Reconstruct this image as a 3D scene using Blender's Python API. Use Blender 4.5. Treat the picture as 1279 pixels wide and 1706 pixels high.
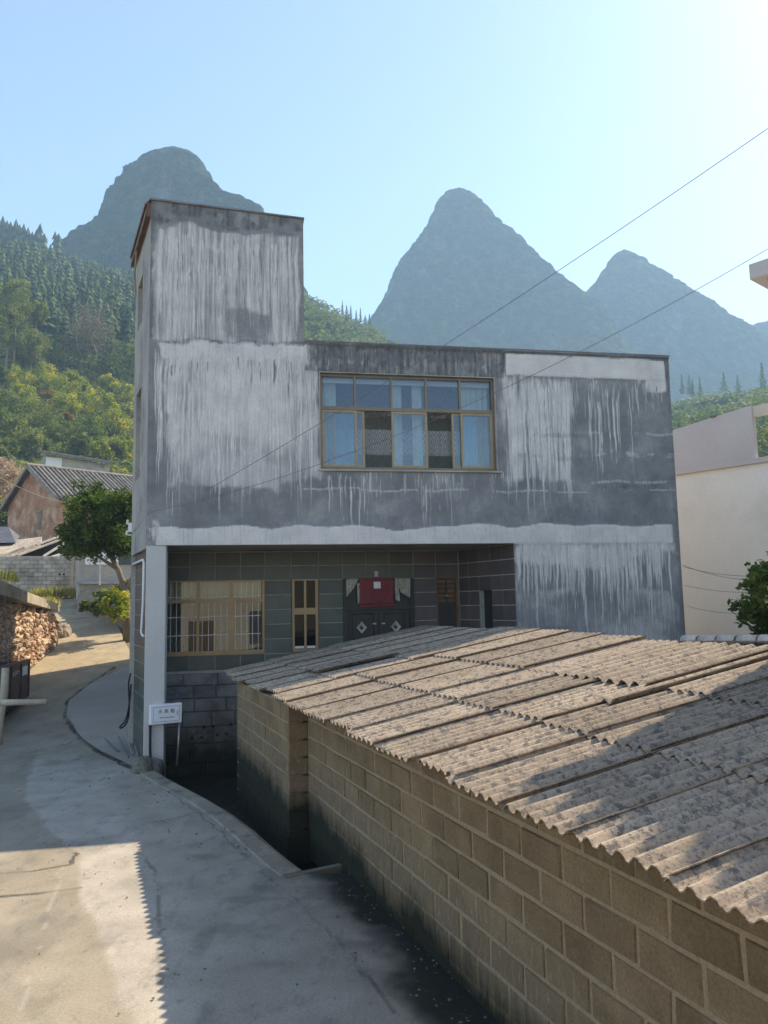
import bpy, math, random
import numpy as np
from mathutils import Vector, Matrix

for o in list(bpy.data.objects):
    bpy.data.objects.remove(o)
scn = bpy.context.scene
COL = scn.collection
rnd = random.Random(7)
R_ = np.random.default_rng(11)

# ------------------------------------------------------------------ camera
FPX, PW, PH = 1300.0, 1279.0, 1706.0
CAM = np.array([0.0, 0.0, 2.9])
pitch = math.atan(150 / FPX); roll = math.radians(1.15)
fw = np.array([0, math.cos(pitch), math.sin(pitch)])
rt0 = np.array([1.0, 0, 0]); up0 = np.cross(rt0, fw)
rt = math.cos(roll) * rt0 - math.sin(roll) * up0
up = math.cos(roll) * up0 + math.sin(roll) * rt0
cd = bpy.data.cameras.new('camera'); cam = bpy.data.objects.new('camera', cd); COL.objects.link(cam)
cd.sensor_fit = 'VERTICAL'; cd.sensor_height = 36.0; cd.lens = 36.0 * FPX / PH
cd.clip_start = 0.05; cd.clip_end = 6000
cam.matrix_world = Matrix(((rt[0], up[0], -fw[0], CAM[0]), (rt[1], up[1], -fw[1], CAM[1]), (rt[2], up[2], -fw[2], CAM[2]), (0, 0, 0, 1)))
scn.camera = cam

# ------------------------------------------------------------------ light
SUNV = np.array([0.881, 0.727, 1.0])
SUN_EL = math.atan2(1.0, math.hypot(SUNV[0], SUNV[1])); SUN_AZ = math.atan2(SUNV[0], SUNV[1])
world = bpy.data.worlds.new('World'); scn.world = world; world.use_nodes = True
wn = world.node_tree; bg = wn.nodes['Background']
sky = wn.nodes.new('ShaderNodeTexSky'); sky.sky_type = 'NISHITA'; sky.sun_disc = False
sky.sun_elevation = SUN_EL; sky.sun_rotation = SUN_AZ
sky.air_density = 1.0; sky.dust_density = 0.9; sky.ozone_density = 0.25; sky.altitude = 900
wn.links.new(sky.outputs[0], bg.inputs[0]); bg.inputs[1].default_value = 0.09
sd = bpy.data.lights.new('sun', 'SUN'); sun = bpy.data.objects.new('sun', sd); COL.objects.link(sun)
sd.energy = 3.6; sd.angle = math.radians(0.53); sd.color = (1.0, 0.86, 0.66)
sun.rotation_euler = Vector(SUNV).to_track_quat('Z', 'Y').to_euler()
scn.view_settings.view_transform = 'Standard'; scn.view_settings.look = 'None'
scn.view_settings.exposure = 1.73; scn.view_settings.gamma = 1.0; scn.view_settings.use_curve_mapping = False
scn.render.engine = 'CYCLES'
scn.cycles.use_denoising = True
scn.cycles.max_bounces = 7; scn.cycles.diffuse_bounces = 3; scn.cycles.glossy_bounces = 3
scn.cycles.transparent_max_bounces = 12; scn.cycles.volume_bounces = 1
HAZE_DENSITY = 0.00058

# ------------------------------------------------------------------ helpers
def ray(x, y):
    return fw + rt * (x - PW / 2) / FPX - up * (y - PH / 2) / FPX
def at(x, y, d):
    r = ray(x, y); return CAM + r * d / r[1]
def onz(x, y, z):
    r = ray(x, y); return CAM + r * (z - CAM[2]) / r[2]
def sm(a, b, x):
    t = np.clip((x - a) / (b - a), 0, 1); return t * t * (3 - 2 * t)

def vnoise(x, y, seed=0, oct=4, pers=0.5):
    x = np.asarray(x, float); y = np.asarray(y, float)
    g = np.random.default_rng(seed).random((256, 256))
    out = np.zeros(np.broadcast(x, y).shape); a = 1.0; tot = 0; f = 1.0
    for _ in range(oct):
        X = x * f; Y = y * f
        xi = np.floor(X).astype(int); yi = np.floor(Y).astype(int)
        fx = X - xi; fy = Y - yi
        fx = fx * fx * (3 - 2 * fx); fy = fy * fy * (3 - 2 * fy)
        v = (g[xi % 256, yi % 256] * (1 - fx) + g[(xi + 1) % 256, yi % 256] * fx) * (1 - fy) + \
            (g[xi % 256, (yi + 1) % 256] * (1 - fx) + g[(xi + 1) % 256, (yi + 1) % 256] * fx) * fy
        out = out + v * a; tot += a; a *= pers; f *= 2.03
        x = x + 17.3; y = y + 5.7
    return out / tot

class MB:
    def __init__(s): s.v = []; s.f = []
    def add(s, vs, fs):
        k = len(s.v); s.v += [tuple(map(float, p)) for p in vs]; s.f += [tuple(i + k for i in f) for f in fs]
        return s
    def hexa(s, p):
        return s.add(p, [(0, 3, 2, 1), (4, 5, 6, 7), (0, 1, 5, 4), (1, 2, 6, 5), (2, 3, 7, 6), (3, 0, 4, 7)])
    def box(s, x0, x1, y0, y1, z0, z1):
        return s.hexa([(x0, y0, z0), (x1, y0, z0), (x1, y1, z0), (x0, y1, z0), (x0, y0, z1), (x1, y0, z1), (x1, y1, z1), (x0, y1, z1)])
    def cbox(s, x0, x1, y0, y1, z0, z1, c):   # box whose front (low y) edges are chamfered
        s.add([(x0 + c, y0, z0 + c), (x1 - c, y0, z0 + c), (x1 - c, y0, z1 - c), (x0 + c, y0, z1 - c),
               (x0, y0 + c, z0), (x1, y0 + c, z0), (x1, y0 + c, z1), (x0, y0 + c, z1),
               (x0, y1, z0), (x1, y1, z0), (x1, y1, z1), (x0, y1, z1)],
              [(0, 1, 2, 3), (0, 4, 5, 1), (1, 5, 6, 2), (2, 6, 7, 3), (3, 7, 4, 0),
               (4, 8, 9, 5), (5, 9, 10, 6), (6, 10, 11, 7), (7, 11, 8, 4), (11, 10, 9, 8)])
        return s
    def prism(s, pts, z0, z1):
        n = len(pts); z0 = z0 if hasattr(z0, '__len__') else [z0] * n; z1 = z1 if hasattr(z1, '__len__') else [z1] * n
        a = sum(pts[i][0] * pts[(i + 1) % n][1] - pts[(i + 1) % n][0] * pts[i][1] for i in range(n))
        if a < 0: pts = pts[::-1]; z0 = list(z0)[::-1]; z1 = list(z1)[::-1]
        s.add([(p[0], p[1], z) for p, z in zip(pts, z0)] + [(p[0], p[1], z) for p, z in zip(pts, z1)],
              [tuple(range(n))[::-1], tuple(range(n, 2 * n))] + [(i, (i + 1) % n, n + (i + 1) % n, n + i) for i in range(n)])
        return s
    def tube(s, pts, r, n=6, cap=True):
        pts = [Vector(p) for p in pts]; m = len(pts)
        rs = r if hasattr(r, '__len__') else [r] * m
        k = len(s.v); prev = None
        for i, p in enumerate(pts):
            t = (pts[min(i + 1, m - 1)] - pts[max(i - 1, 0)]).normalized()
            if prev is None:
                a = t.orthogonal().normalized()
            else:
                a = (prev - t * prev.dot(t)).normalized()
            prev = a; b = t.cross(a)
            for j in range(n):
                an = 2 * math.pi * j / n
                q = p + (a * math.cos(an) + b * math.sin(an)) * rs[i]
                s.v.append(tuple(q))
        for i in range(m - 1):
            for j in range(n):
                s.f.append((k + i * n + j, k + i * n + (j + 1) % n, k + (i + 1) * n + (j + 1) % n, k + (i + 1) * n + j))
        if cap:
            s.f.append(tuple(k + j for j in range(n))[::-1]); s.f.append(tuple(k + (m - 1) * n + j for j in range(n)))
        return s
    def mesh(s, name, mt=None, smooth=False):
        me = bpy.data.meshes.new(name); me.from_pydata(s.v, [], s.f); me.update()
        if mt: me.materials.append(mt)
        if smooth: me.polygons.foreach_set('use_smooth', [True] * len(me.polygons))
        return me
    def build(s, name, mt, parent=None, smooth=False):
        return link(name, s.mesh(name, mt, smooth), parent)

def npmesh(name, v, f, mt, smooth=False, attrs=None):
    """v (n,3), f (m,k) numpy"""
    v = np.asarray(v, np.float32); f = np.asarray(f, np.int32); k = f.shape[1]
    me = bpy.data.meshes.new(name)
    me.vertices.add(len(v)); me.vertices.foreach_set('co', v.ravel())
    me.loops.add(f.size); me.loops.foreach_set('vertex_index', f.ravel())
    me.polygons.add(len(f)); me.polygons.foreach_set('loop_start', np.arange(0, f.size, k, dtype=np.int32))
    me.polygons.foreach_set('loop_total', np.full(len(f), k, np.int32))
    me.polygons.foreach_set('use_smooth', np.full(len(f), smooth, bool))
    for an, av in (attrs or {}).items():
        a = me.attributes.new(an, 'FLOAT', 'POINT'); a.data.foreach_set('value', np.asarray(av, np.float32).ravel())
    me.update(); me.validate()
    if mt: me.materials.append(mt)
    return me
def link(name, me, parent=None):
    o = bpy.data.objects.new(name, me); COL.objects.link(o)
    if parent: o.parent = parent
    return o
def empty(name, loc=(0, 0, 0), rz=0):
    o = bpy.data.objects.new(name, None); COL.objects.link(o); o.location = loc; o.rotation_euler = (0, 0, rz)
    o.empty_display_size = 0.2
    return o
def tag(o, label=None, cat=None, group=None, kind=None):
    if label: o['label'] = label
    if cat: o['category'] = cat
    if group: o['group'] = group
    if kind: o['kind'] = kind
    return o
def grid_faces(nx, ny, keep=None):
    i, j = np.meshgrid(np.arange(nx - 1), np.arange(ny - 1), indexing='ij')
    a = i * ny + j
    f = np.stack([a, a + ny, a + ny + 1, a + 1], -1).reshape(-1, 4)
    return f if keep is None else f[keep.ravel()]
def inpoly(px, py, poly):
    c = np.zeros(px.shape, bool); n = len(poly); j = n - 1
    for i in range(n):
        xi, yi = poly[i][:2]; xj, yj = poly[j][:2]
        c ^= ((yi > py) != (yj > py)) & (px < (xj - xi) * (py - yi) / (yj - yi + 1e-12) + xi)
        j = i
    return c

# ------------------------------------------------------------------ materials
class N:
    def __init__(s, name, rough=0.85, spec=0.3):
        s.m = bpy.data.materials.new(name); s.m.use_nodes = True; s.t = s.m.node_tree
        s.b = s.t.nodes['Principled BSDF']; s.b.inputs['Roughness'].default_value = rough
        s.b.inputs['Specular IOR Level'].default_value = spec
    def n(s, t, **k):
        x = s.t.nodes.new(t)
        for a, v in k.items(): setattr(x, a, v)
        return x
    def l(s, a, b): s.t.links.new(a, b)
    def pos(s, sc=(1, 1, 1), obj=False):
        g = s.n('ShaderNodeTexCoord').outputs['Object'] if obj else s.n('ShaderNodeNewGeometry').outputs['Position']
        m = s.n('ShaderNodeMapping'); m.inputs['Scale'].default_value = sc; s.l(g, m.inputs[0]); return m.outputs[0]
    def noise(s, vec, scale, detail=5, rough=0.6, out='Fac'):
        x = s.n('ShaderNodeTexNoise'); x.inputs['Scale'].default_value = scale; x.inputs['Detail'].default_value = detail
        x.inputs['Roughness'].default_value = rough; s.l(vec, x.inputs['Vector']); return x.outputs[out]
    def ramp(s, fac, stops):
        r = s.n('ShaderNodeValToRGB'); e = r.color_ramp.elements
        while len(e) < len(stops): e.new(0.5)
        for i, (p, c) in enumerate(stops):
            e[i].position = p; e[i].color = (*c, 1) if hasattr(c, '__len__') else (c, c, c, 1)
        s.l(fac, r.inputs[0]); return r.outputs[0]
    def mix(s, fac, a, b, mode='MIX'):
        x = s.n('ShaderNodeMix', data_type='RGBA', blend_type=mode)
        for k, v in ((0, fac), (6, a), (7, b)):
            if hasattr(v, 'is_linked') or hasattr(v, 'links'): s.l(v, x.inputs[k])
            elif k == 0: x.inputs[0].default_value = v
            else: x.inputs[k].default_value = (*v, 1) if hasattr(v, '__len__') else (v, v, v, 1)
        return x.outputs[2]
    def math(s, op, a, b=0.0):
        x = s.n('ShaderNodeMath', operation=op)
        for k, v in ((0, a), (1, b)):
            if hasattr(v, 'links'): s.l(v, x.inputs[k])
            else: x.inputs[k].default_value = v
        return x.outputs[0]
    def attr(s, name):
        x = s.n('ShaderNodeAttribute'); x.attribute_name = name; return x.outputs['Fac']
    def objrand(s): return s.n('ShaderNodeObjectInfo').outputs['Random']
    def col(s, c): s.l(c, s.b.inputs['Base Color']) if hasattr(c, 'links') else setattr(s.b.inputs['Base Color'], 'default_value', (*c, 1))
    def bump(s, h, strength=0.4, dist=0.01):
        x = s.n('ShaderNodeBump'); x.inputs['Strength'].default_value = strength; x.inputs['Distance'].default_value = dist
        s.l(h, x.inputs['Height']); s.l(x.outputs[0], s.b.inputs['Normal'])

def varied(name, c1, c2, scale=3.0, fine=40.0, rough=0.85, spec=0.25, bump=0.4, dist=0.01, per=0.2, stain=None, stain_scale=1.0, sc=(1, 1, 1), fineamt=0.25, metal=0.0):
    g = lambda q: tuple(min(.85, x * y) for x, y in zip(q, (1.38, 1.31, 1.20)))
    c1, c2 = g(c1), g(c2); stain = g(stain) if stain else None
    k = N(name, rough, spec); p = k.pos(sc)
    a = k.noise(p, scale, 6); c = k.ramp(a, [(0.3, c1), (0.7, c2)])
    f = k.noise(p, fine, 4)
    c = k.mix(1.0, c, k.ramp(f, [(0.25, 1 - fineamt), (0.75, 1 + fineamt * .6)]), 'MULTIPLY')
    if stain:
        sN = k.noise(p, stain_scale, 6, 0.65); c = k.mix(k.ramp(sN, [(0.52, 0.0), (0.68, 1.0)]), c, stain)
    if per:
        c = k.mix(1.0, c, k.ramp(k.objrand(), [(0, 1 - per), (1, 1 + per * .7)]), 'MULTIPLY')
    k.col(c); k.bump(k.math('ADD', k.math('MULTIPLY', f, .5), a), bump, dist)
    k.b.inputs['Metallic'].default_value = metal
    return k.m
def leafmat(name, stops, trans=0.35, rough=0.7):
    k = N(name, rough, 0.08); c = k.ramp(k.attr('tone'), stops)
    k.col(c)
    tr = k.n('ShaderNodeBsdfTranslucent'); k.l(k.mix(1.0, c, (1.5, 1.55, .7), 'MULTIPLY'), tr.inputs[0])
    ms = k.n('ShaderNodeMixShader'); ms.inputs[0].default_value = trans
    k.l(k.b.outputs[0], ms.inputs[1]); k.l(tr.outputs[0], ms.inputs[2])
    k.l(ms.outputs[0], k.t.nodes['Material Output'].inputs[0]); return k.m
def glassmat(name, tint, refl=0.2, rough=0.01):
    k = N(name); g = k.n('ShaderNodeBsdfGlossy'); g.inputs['Roughness'].default_value = rough
    g.inputs[0].default_value = (.9, .95, 1, 1)
    t = k.n('ShaderNodeBsdfTransparent'); t.inputs[0].default_value = (*tint, 1)
    lw = k.n('ShaderNodeLayerWeight'); lw.inputs[0].default_value = .12
    ms = k.n('ShaderNodeMixShader'); k.l(k.math('ADD', k.math('MULTIPLY', lw.outputs['Fresnel'], .8), refl), ms.inputs[0])
    k.l(t.outputs[0], ms.inputs[1]); k.l(g.outputs[0], ms.inputs[2])
    k.l(ms.outputs[0], k.t.nodes['Material Output'].inputs[0]); return k.m

def facade_mat():
    k = N('weathered_plaster', 0.92, 0.15); p = k.pos()
    L = k.attr('lime'); D = k.attr('grime')
    a = k.noise(p, 1.3, 7, .65)
    base = k.ramp(a, [(0.3, (.165, .163, .162)), (0.55, (.26, .255, .247)), (0.75, (.42, .40, .37))])
    fine = k.noise(k.pos((38, 38, 1.6)), 1.0, 6, .68)
    lf = k.math('ADD', L, k.math('MULTIPLY', k.math('SUBTRACT', fine, .5), 1.25))
    c = k.mix(k.ramp(lf, [(0.14, 0.0), (0.80, 1.0)]), base, k.ramp(k.noise(p, 2.5, 5), [(.3, (.60, .56, .515)), (.7, (.76, .71, .64))]))
    df = k.math('ADD', D, k.math('MULTIPLY', k.math('SUBTRACT', k.noise(k.pos((14, 14, 4)), 1.0, 6, .7), .5), .9))
    c = k.mix(k.ramp(df, [(0.3, 0.0), (0.95, .9)]), c, (.075, .076, .076))
    c = k.mix(1.0, c, k.ramp(k.noise(p, 55, 3), [(.3, .85), (.7, 1.1)]), 'MULTIPLY')
    k.col(c); k.bump(k.math('ADD', k.math('MULTIPLY', L, .7), k.math('MULTIPLY', k.noise(p, 35, 5), .5)), .5, .012)
    return k.m
M = {}
M['facade'] = facade_mat()
M['plaster'] = varied('side_plaster', (.24, .24, .24), (.36, .35, .335), 1.4, 30, stain=(.14, .15, .15), stain_scale=.8, per=0)
M['paint'] = varied('pale_paint', (.35, .36, .375), (.42, .425, .43), .8, 20, rough=.6, bump=.1, per=0, fineamt=.06)
M['roofedge'] = varied('dark_concrete_edge', (.10, .10, .11), (.2, .2, .2), 2, 20, per=0)
M['tile'] = varied('dark_stone_tile', (.055, .072, .062), (.082, .100, .088), 2.5, 60, rough=.42, spec=.45, bump=.06, per=.22, fineamt=.12)
M['tilebrown'] = varied('brown_stone_tile', (.062, .052, .055), (.090, .075, .078), 2.5, 60, rough=.42, spec=.45, bump=.06, per=.2, fineamt=.12)
M['grout'] = varied('pale_grout', (.26, .27, .26), (.36, .365, .35), 4, 30, per=0, bump=.1)
M['bronze'] = varied('bronze_aluminium', (.13, .10, .07), (.19, .15, .105), 2, 30, rough=.42, spec=.5, bump=.03, per=0, fineamt=.06, metal=.35)
M['gold'] = varied('gold_aluminium', (.20, .15, .085), (.28, .21, .12), 2, 30, rough=.4, spec=.5, bump=.03, per=0, fineamt=.06, metal=.3)
M['glass'] = glassmat('tinted_window_glass', (.80, .86, .88), .075)
M['glassdark'] = glassmat('clear_window_glass', (.84, .85, .80), .055)
M['glassnight'] = glassmat('dark_window_glass', (.5, .52, .5), .012)
M['white_bar'] = varied('white_bar_paint', (.62, .62, .60), (.75, .75, .72), 5, 40, rough=.5, per=0, fineamt=.08, bump=.05)
M['interior'] = varied('room_plaster', (.30, .28, .25), (.36, .34, .3), 1, 20, per=0, bump=.05)
def lace():
    k = N('lace_curtain', .9, .1); p = k.pos(obj=True)
    sep = k.n('ShaderNodeSeparateXYZ'); k.l(p, sep.inputs[0])
    z = sep.outputs[2]; x = sep.outputs[0]
    dia = k.math('ABSOLUTE', k.math('SUBTRACT', k.math('FRACT', k.math('MULTIPLY', x, 7.0)), .5))
    dz = k.math('MULTIPLY', k.math('ABSOLUTE', k.math('SUBTRACT', z, .62)), 2.6)
    w = k.math('SINE', k.math('MULTIPLY', k.math('ADD', dia, dz), 22.0))
    band = k.math('LESS_THAN', k.math('ABSOLUTE', k.math('SUBTRACT', z, .60)), .26)
    nz = k.noise(k.pos((40, 40, 40), True), 1.0, 3)
    pat = k.math('MULTIPLY', k.math('GREATER_THAN', k.math('ADD', w, k.math('MULTIPLY', nz, 1.2)), .75), band)
    pat = k.math('MAXIMUM', pat, k.math('MULTIPLY', k.math('GREATER_THAN', z, 1.12), k.math('GREATER_THAN', nz, .55)))
    k.col(k.mix(pat, (.30, .36, .36), (.75, .75, .72)))
    tr = k.n('ShaderNodeBsdfTransparent'); ms = k.n('ShaderNodeMixShader')
    k.l(k.math('ADD', k.math('MULTIPLY', pat, .50), .14), ms.inputs[0]); k.l(tr.outputs[0], ms.inputs[1]); k.l(k.b.outputs[0], ms.inputs[2])
    k.l(ms.outputs[0], k.t.nodes['Material Output'].inputs[0]); return k.m
M['lace'] = lace()
M['curtain'] = varied('pale_curtain', (.46, .48, .45), (.58, .60, .56), 4, 30, per=0, bump=.05, fineamt=.1)
M['darkdoor'] = varied('black_door_wood', (.020, .020, .019), (.034, .032, .030), 4, 40, rough=.45, spec=.4, per=.1, bump=.15, sc=(1, 1, .2))
M['brownwood'] = varied('brown_panel_wood', (.11, .065, .04), (.17, .10, .06), 5, 40, rough=.55, per=.15, sc=(1, 1, .2))
M['redcloth'] = varied('faded_red_cloth', (.15, .035, .045), (.21, .055, .065), 2, 50, rough=.9, per=0, fineamt=.15)
M['whitecloth'] = varied('grey_white_cloth', (.22, .23, .21), (.42, .42, .39), 9, 40, rough=.9, per=0)
M['paper'] = varied('white_paper', (.72, .73, .75), (.8, .8, .8), 3, 20, rough=.8, per=0, bump=.02, fineamt=.03)
M['steel'] = varied('dull_steel', (.25, .25, .25), (.4, .4, .38), 8, 40, rough=.45, per=0, metal=.6)
M['boxwhite'] = varied('grey_white_box', (.58, .61, .66), (.66, .68, .72), 2, 30, rough=.5, per=0, bump=.03, fineamt=.05)
M['ink'] = varied('dark_print', (.05, .05, .06), (.07, .07, .08), 5, 40, per=0, bump=0)
M['black'] = varied('black_rubber', (.012, .013, .014), (.022, .022, .024), 5, 40, rough=.6, per=0, bump=.05)
M['wire'] = varied('grey_wire', (.10, .105, .115), (.14, .145, .15), 5, 40, rough=.6, per=0, bump=.05)
def sheetmat():
    k = N('asbestos_sheet', .93, .12); p = k.pos()
    a = k.noise(p, 2.2, 6, .6)
    c = k.ramp(a, [(.3, (.34, .262, .182)), (.7, (.47, .375, .275))])
    sp = k.noise(k.pos((1, 1, 1)), 13, 5, .75)
    c = k.mix(k.ramp(sp, [(.525, 0), (.585, .85)]), c, (.125, .115, .105))
    sp2 = k.noise(k.pos((1, 1, 1)), 42, 4, .7)
    c = k.mix(k.ramp(sp2, [(.50, 0), (.64, .75)]), c, (.14, .125, .11))
    pale = k.noise(p, 60, 3, .7); c = k.mix(k.ramp(pale, [(.58, 0), (.7, .5)]), c, (.54, .455, .36))
    gr = k.noise(p, .9, 5); c = k.mix(k.ramp(gr, [(.62, 0), (.75, .45)]), c, (.12, .13, .085))
    c = k.mix(1.0, c, k.ramp(k.objrand(), [(0, .80), (1, 1.12)]), 'MULTIPLY')
    k.col(c); k.bump(k.math('ADD', sp, sp2), .5, .006); return k.m
M['sheet'] = sheetmat()
def blockmat():
    k = N('sand_block', .95, .1); p = k.pos()
    a = k.noise(p, 1.8, 6, .6)
    c = k.ramp(a, [(.3, (.20, .143, .080)), (.7, (.34, .248, .145))])
    f = k.noise(p, 55, 6, .75); c = k.mix(1.0, c, k.ramp(f, [(.25, .60), (.75, 1.25)]), 'MULTIPLY')
    c = k.mix(1.0, c, k.ramp(k.objrand(), [(0, .86), (1, 1.10)]), 'MULTIPLY')
    sme = k.noise(p, 4.5, 6, .7); c = k.mix(k.ramp(sme, [(.56, 0), (.70, .55)]), c, (.36, .28, .185))
    # foot of the wall goes near-black below a ragged upper edge, and lime scaling just above it
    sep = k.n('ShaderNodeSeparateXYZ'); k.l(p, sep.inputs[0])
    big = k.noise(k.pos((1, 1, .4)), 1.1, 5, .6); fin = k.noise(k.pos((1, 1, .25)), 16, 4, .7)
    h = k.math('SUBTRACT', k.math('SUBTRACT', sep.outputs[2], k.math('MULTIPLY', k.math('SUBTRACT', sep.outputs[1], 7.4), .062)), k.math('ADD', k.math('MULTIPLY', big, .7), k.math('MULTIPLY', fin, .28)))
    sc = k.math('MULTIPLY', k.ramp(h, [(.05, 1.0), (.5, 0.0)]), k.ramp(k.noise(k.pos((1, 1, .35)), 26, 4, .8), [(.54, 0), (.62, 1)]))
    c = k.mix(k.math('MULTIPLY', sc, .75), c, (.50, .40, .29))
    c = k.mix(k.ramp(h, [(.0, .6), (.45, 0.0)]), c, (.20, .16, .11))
    foot_dark = k.n('ShaderNodeMapRange'); foot_dark.inputs[1].default_value = -.38; foot_dark.inputs[2].default_value = -.10
    foot_dark.inputs[3].default_value = 1; foot_dark.inputs[4].default_value = 0; k.l(h, foot_dark.inputs[0])
    c = k.mix(k.math('MULTIPLY', foot_dark.outputs[0], .95), c, (.022, .027, .018))
    k.col(c); k.bump(k.math('ADD', f, k.noise(p, 9, 5, .7)), .8, .014); return k.m
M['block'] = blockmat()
M['mortar'] = None
def mortar():
    k = N('sandy_mortar', .95, .1); p = k.pos()
    f = k.noise(p, 40, 5, .7); c = k.ramp(f, [(.3, (.25, .192, .118)), (.7, (.40, .312, .205))])
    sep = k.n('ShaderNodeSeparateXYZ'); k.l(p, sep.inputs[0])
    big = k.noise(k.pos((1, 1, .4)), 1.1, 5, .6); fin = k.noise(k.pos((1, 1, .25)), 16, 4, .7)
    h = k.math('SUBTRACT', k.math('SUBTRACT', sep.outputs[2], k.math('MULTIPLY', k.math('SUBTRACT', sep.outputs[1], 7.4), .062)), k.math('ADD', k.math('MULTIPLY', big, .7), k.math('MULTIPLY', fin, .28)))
    foot_dark = k.n('ShaderNodeMapRange'); foot_dark.inputs[1].default_value = -.38; foot_dark.inputs[2].default_value = -.10
    foot_dark.inputs[3].default_value = 1; foot_dark.inputs[4].default_value = 0; k.l(h, foot_dark.inputs[0])
    c = k.mix(k.math('MULTIPLY', foot_dark.outputs[0], .95), c, (.022, .027, .018))  # joints turn near-black at the foot, like the blocks
    k.col(c); k.bump(f, .5, .006); return k.m
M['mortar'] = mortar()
M['greyblock'] = varied('grey_concrete_block', (.27, .26, .235), (.38, .365, .33), 1.2, 30, stain=(.15, .15, .12), stain_scale=.9, per=.2)
def dark_foot_plinth():
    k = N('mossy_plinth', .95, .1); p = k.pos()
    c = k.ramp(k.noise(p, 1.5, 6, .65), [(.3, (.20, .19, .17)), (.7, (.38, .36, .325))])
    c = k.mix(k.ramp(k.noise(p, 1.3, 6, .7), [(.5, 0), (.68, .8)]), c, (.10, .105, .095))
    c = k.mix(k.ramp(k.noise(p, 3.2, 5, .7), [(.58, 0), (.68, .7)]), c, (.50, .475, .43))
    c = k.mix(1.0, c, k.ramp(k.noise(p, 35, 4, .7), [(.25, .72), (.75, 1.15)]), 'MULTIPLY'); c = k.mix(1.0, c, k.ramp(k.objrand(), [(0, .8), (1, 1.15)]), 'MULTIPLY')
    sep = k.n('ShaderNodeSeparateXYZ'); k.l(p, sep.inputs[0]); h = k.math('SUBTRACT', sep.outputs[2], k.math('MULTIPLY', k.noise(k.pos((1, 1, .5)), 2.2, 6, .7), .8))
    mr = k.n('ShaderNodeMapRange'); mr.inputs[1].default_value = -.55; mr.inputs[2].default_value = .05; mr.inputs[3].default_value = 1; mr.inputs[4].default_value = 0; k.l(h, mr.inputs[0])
    c = k.mix(k.math('MULTIPLY', mr.outputs[0], .94), c, (.020, .024, .017))  # plinth gets darker towards the bottom, with an uneven edge
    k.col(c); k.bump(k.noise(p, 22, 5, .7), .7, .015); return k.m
M['plinth'] = dark_foot_plinth()
M['stone'] = varied('reddish_rubble', (.22, .16, .115), (.42, .33, .25), 1.6, 25, per=.35, stain=(.22, .12, .08), stain_scale=.7, bump=.7)
M['dirt'] = varied('dry_dirt', (.20, .155, .10), (.30, .24, .165), .7, 9, per=0, bump=.6, dist=.03)
M['timber'] = varied('weathered_timber', (.30, .26, .20), (.46, .41, .33), 3, 40, per=.15, sc=(1, 1, .3))
M['greytimber'] = varied('grey_timber', (.20, .19, .17), (.34, .32, .29), 3, 40, per=.2)
M['claytile'] = varied('dark_clay_tile', (.10, .095, .09), (.21, .195, .175), 2, 20, per=.3, bump=.5)
M['claydark'] = varied('dark_clay_bed', (.045, .043, .042), (.10, .095, .09), 2, 20, per=.1)
M['redtile'] = varied('brown_red_tile', (.13, .085, .075), (.22, .14, .12), 3, 20, per=.3, bump=.4)
M['paletile'] = varied('pale_clay_tile', (.40, .37, .35), (.55, .51, .48), 4, 30, per=.2, bump=.4)
M['mud'] = varied('mud_brick', (.25, .125, .075), (.46, .28, .18), 1.2, 14, per=.15, stain=(.46, .36, .27), stain_scale=.6, bump=.7, dist=.03)
M['cream'] = varied('cream_render', (.54, .535, .53), (.61, .605, .60), .35, 12, per=0, stain=(.47, .46, .44), stain_scale=.25, bump=.08, fineamt=.05)
M['mauve'] = varied('grey_mauve_render', (.36, .34, .355), (.42, .40, .41), .5, 14, per=0, bump=.08, fineamt=.06)
M['whitewash'] = varied('whitewash', (.60, .62, .60), (.70, .71, .69), .8, 14, per=0, bump=.1, fineamt=.08)
M['greyrender'] = varied('grey_render', (.24, .24, .225), (.33, .325, .30), .8, 14, per=0, stain=(.38, .33, .26), stain_scale=.6)
M['cart'] = varied('brown_cart_steel', (.042, .028, .028), (.075, .048, .045), 3, 30, rough=.5, spec=.4, per=.1, stain=(.10, .07, .055), stain_scale=2.5)
M['bark'] = varied('grey_bark', (.10, .085, .065), (.19, .165, .13), 6, 40, per=.1, sc=(1, 1, .25), bump=.8, dist=.02)
M['tarp'] = varied('slate_tarp', (.05, .055, .065), (.09, .095, .11), 1.5, 20, rough=.6, per=0)
M['rock'] = varied('grey_brown_rock', (.14, .12, .10), (.25, .215, .175), 2, 20, per=.2, bump=.8, dist=.03)
M['beige'] = varied('beige_render', (.44, .40, .34), (.52, .48, .41), .6, 14, per=0, bump=.1, fineamt=.08)
M['wet'] = varied('black_wet_mud', (.010, .012, .010), (.024, .027, .022), 1.4, 14, rough=.55, spec=.3, per=0, bump=.6, dist=.03)
M['leaf'] = leafmat('deep_green_leaf', [(0, (0.035, 0.056, 0.018)), (.5, (0.078, 0.122, 0.029)), (1, (0.186, 0.227, 0.048))])
M['leafy'] = leafmat('yellow_green_leaf', [(0, (0.058, 0.096, 0.022)), (.45, (0.166, 0.212, 0.039)), (.75, (0.321, 0.322, 0.050)), (1, (0.486, 0.383, 0.063))], .4)
M['leafm'] = leafmat('mid_green_leaf', [(0, (0.052, 0.077, 0.031)), (.5, (0.124, 0.156, 0.053)), (1, (0.247, 0.258, 0.086))])
M['leafu'] = leafmat('olive_undergrowth', [(0, (0.036, 0.056, 0.030)), (.4, (0.094, 0.129, 0.055)), (.7, (0.187, 0.215, 0.075)), (1, (0.259, 0.249, 0.100))], .4)
M['leafo'] = leafmat('orange_leaf', [(0, (0.079, 0.060, 0.028)), (.5, (0.198, 0.120, 0.049)), (1, (0.298, 0.180, 0.070))], .4)
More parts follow.
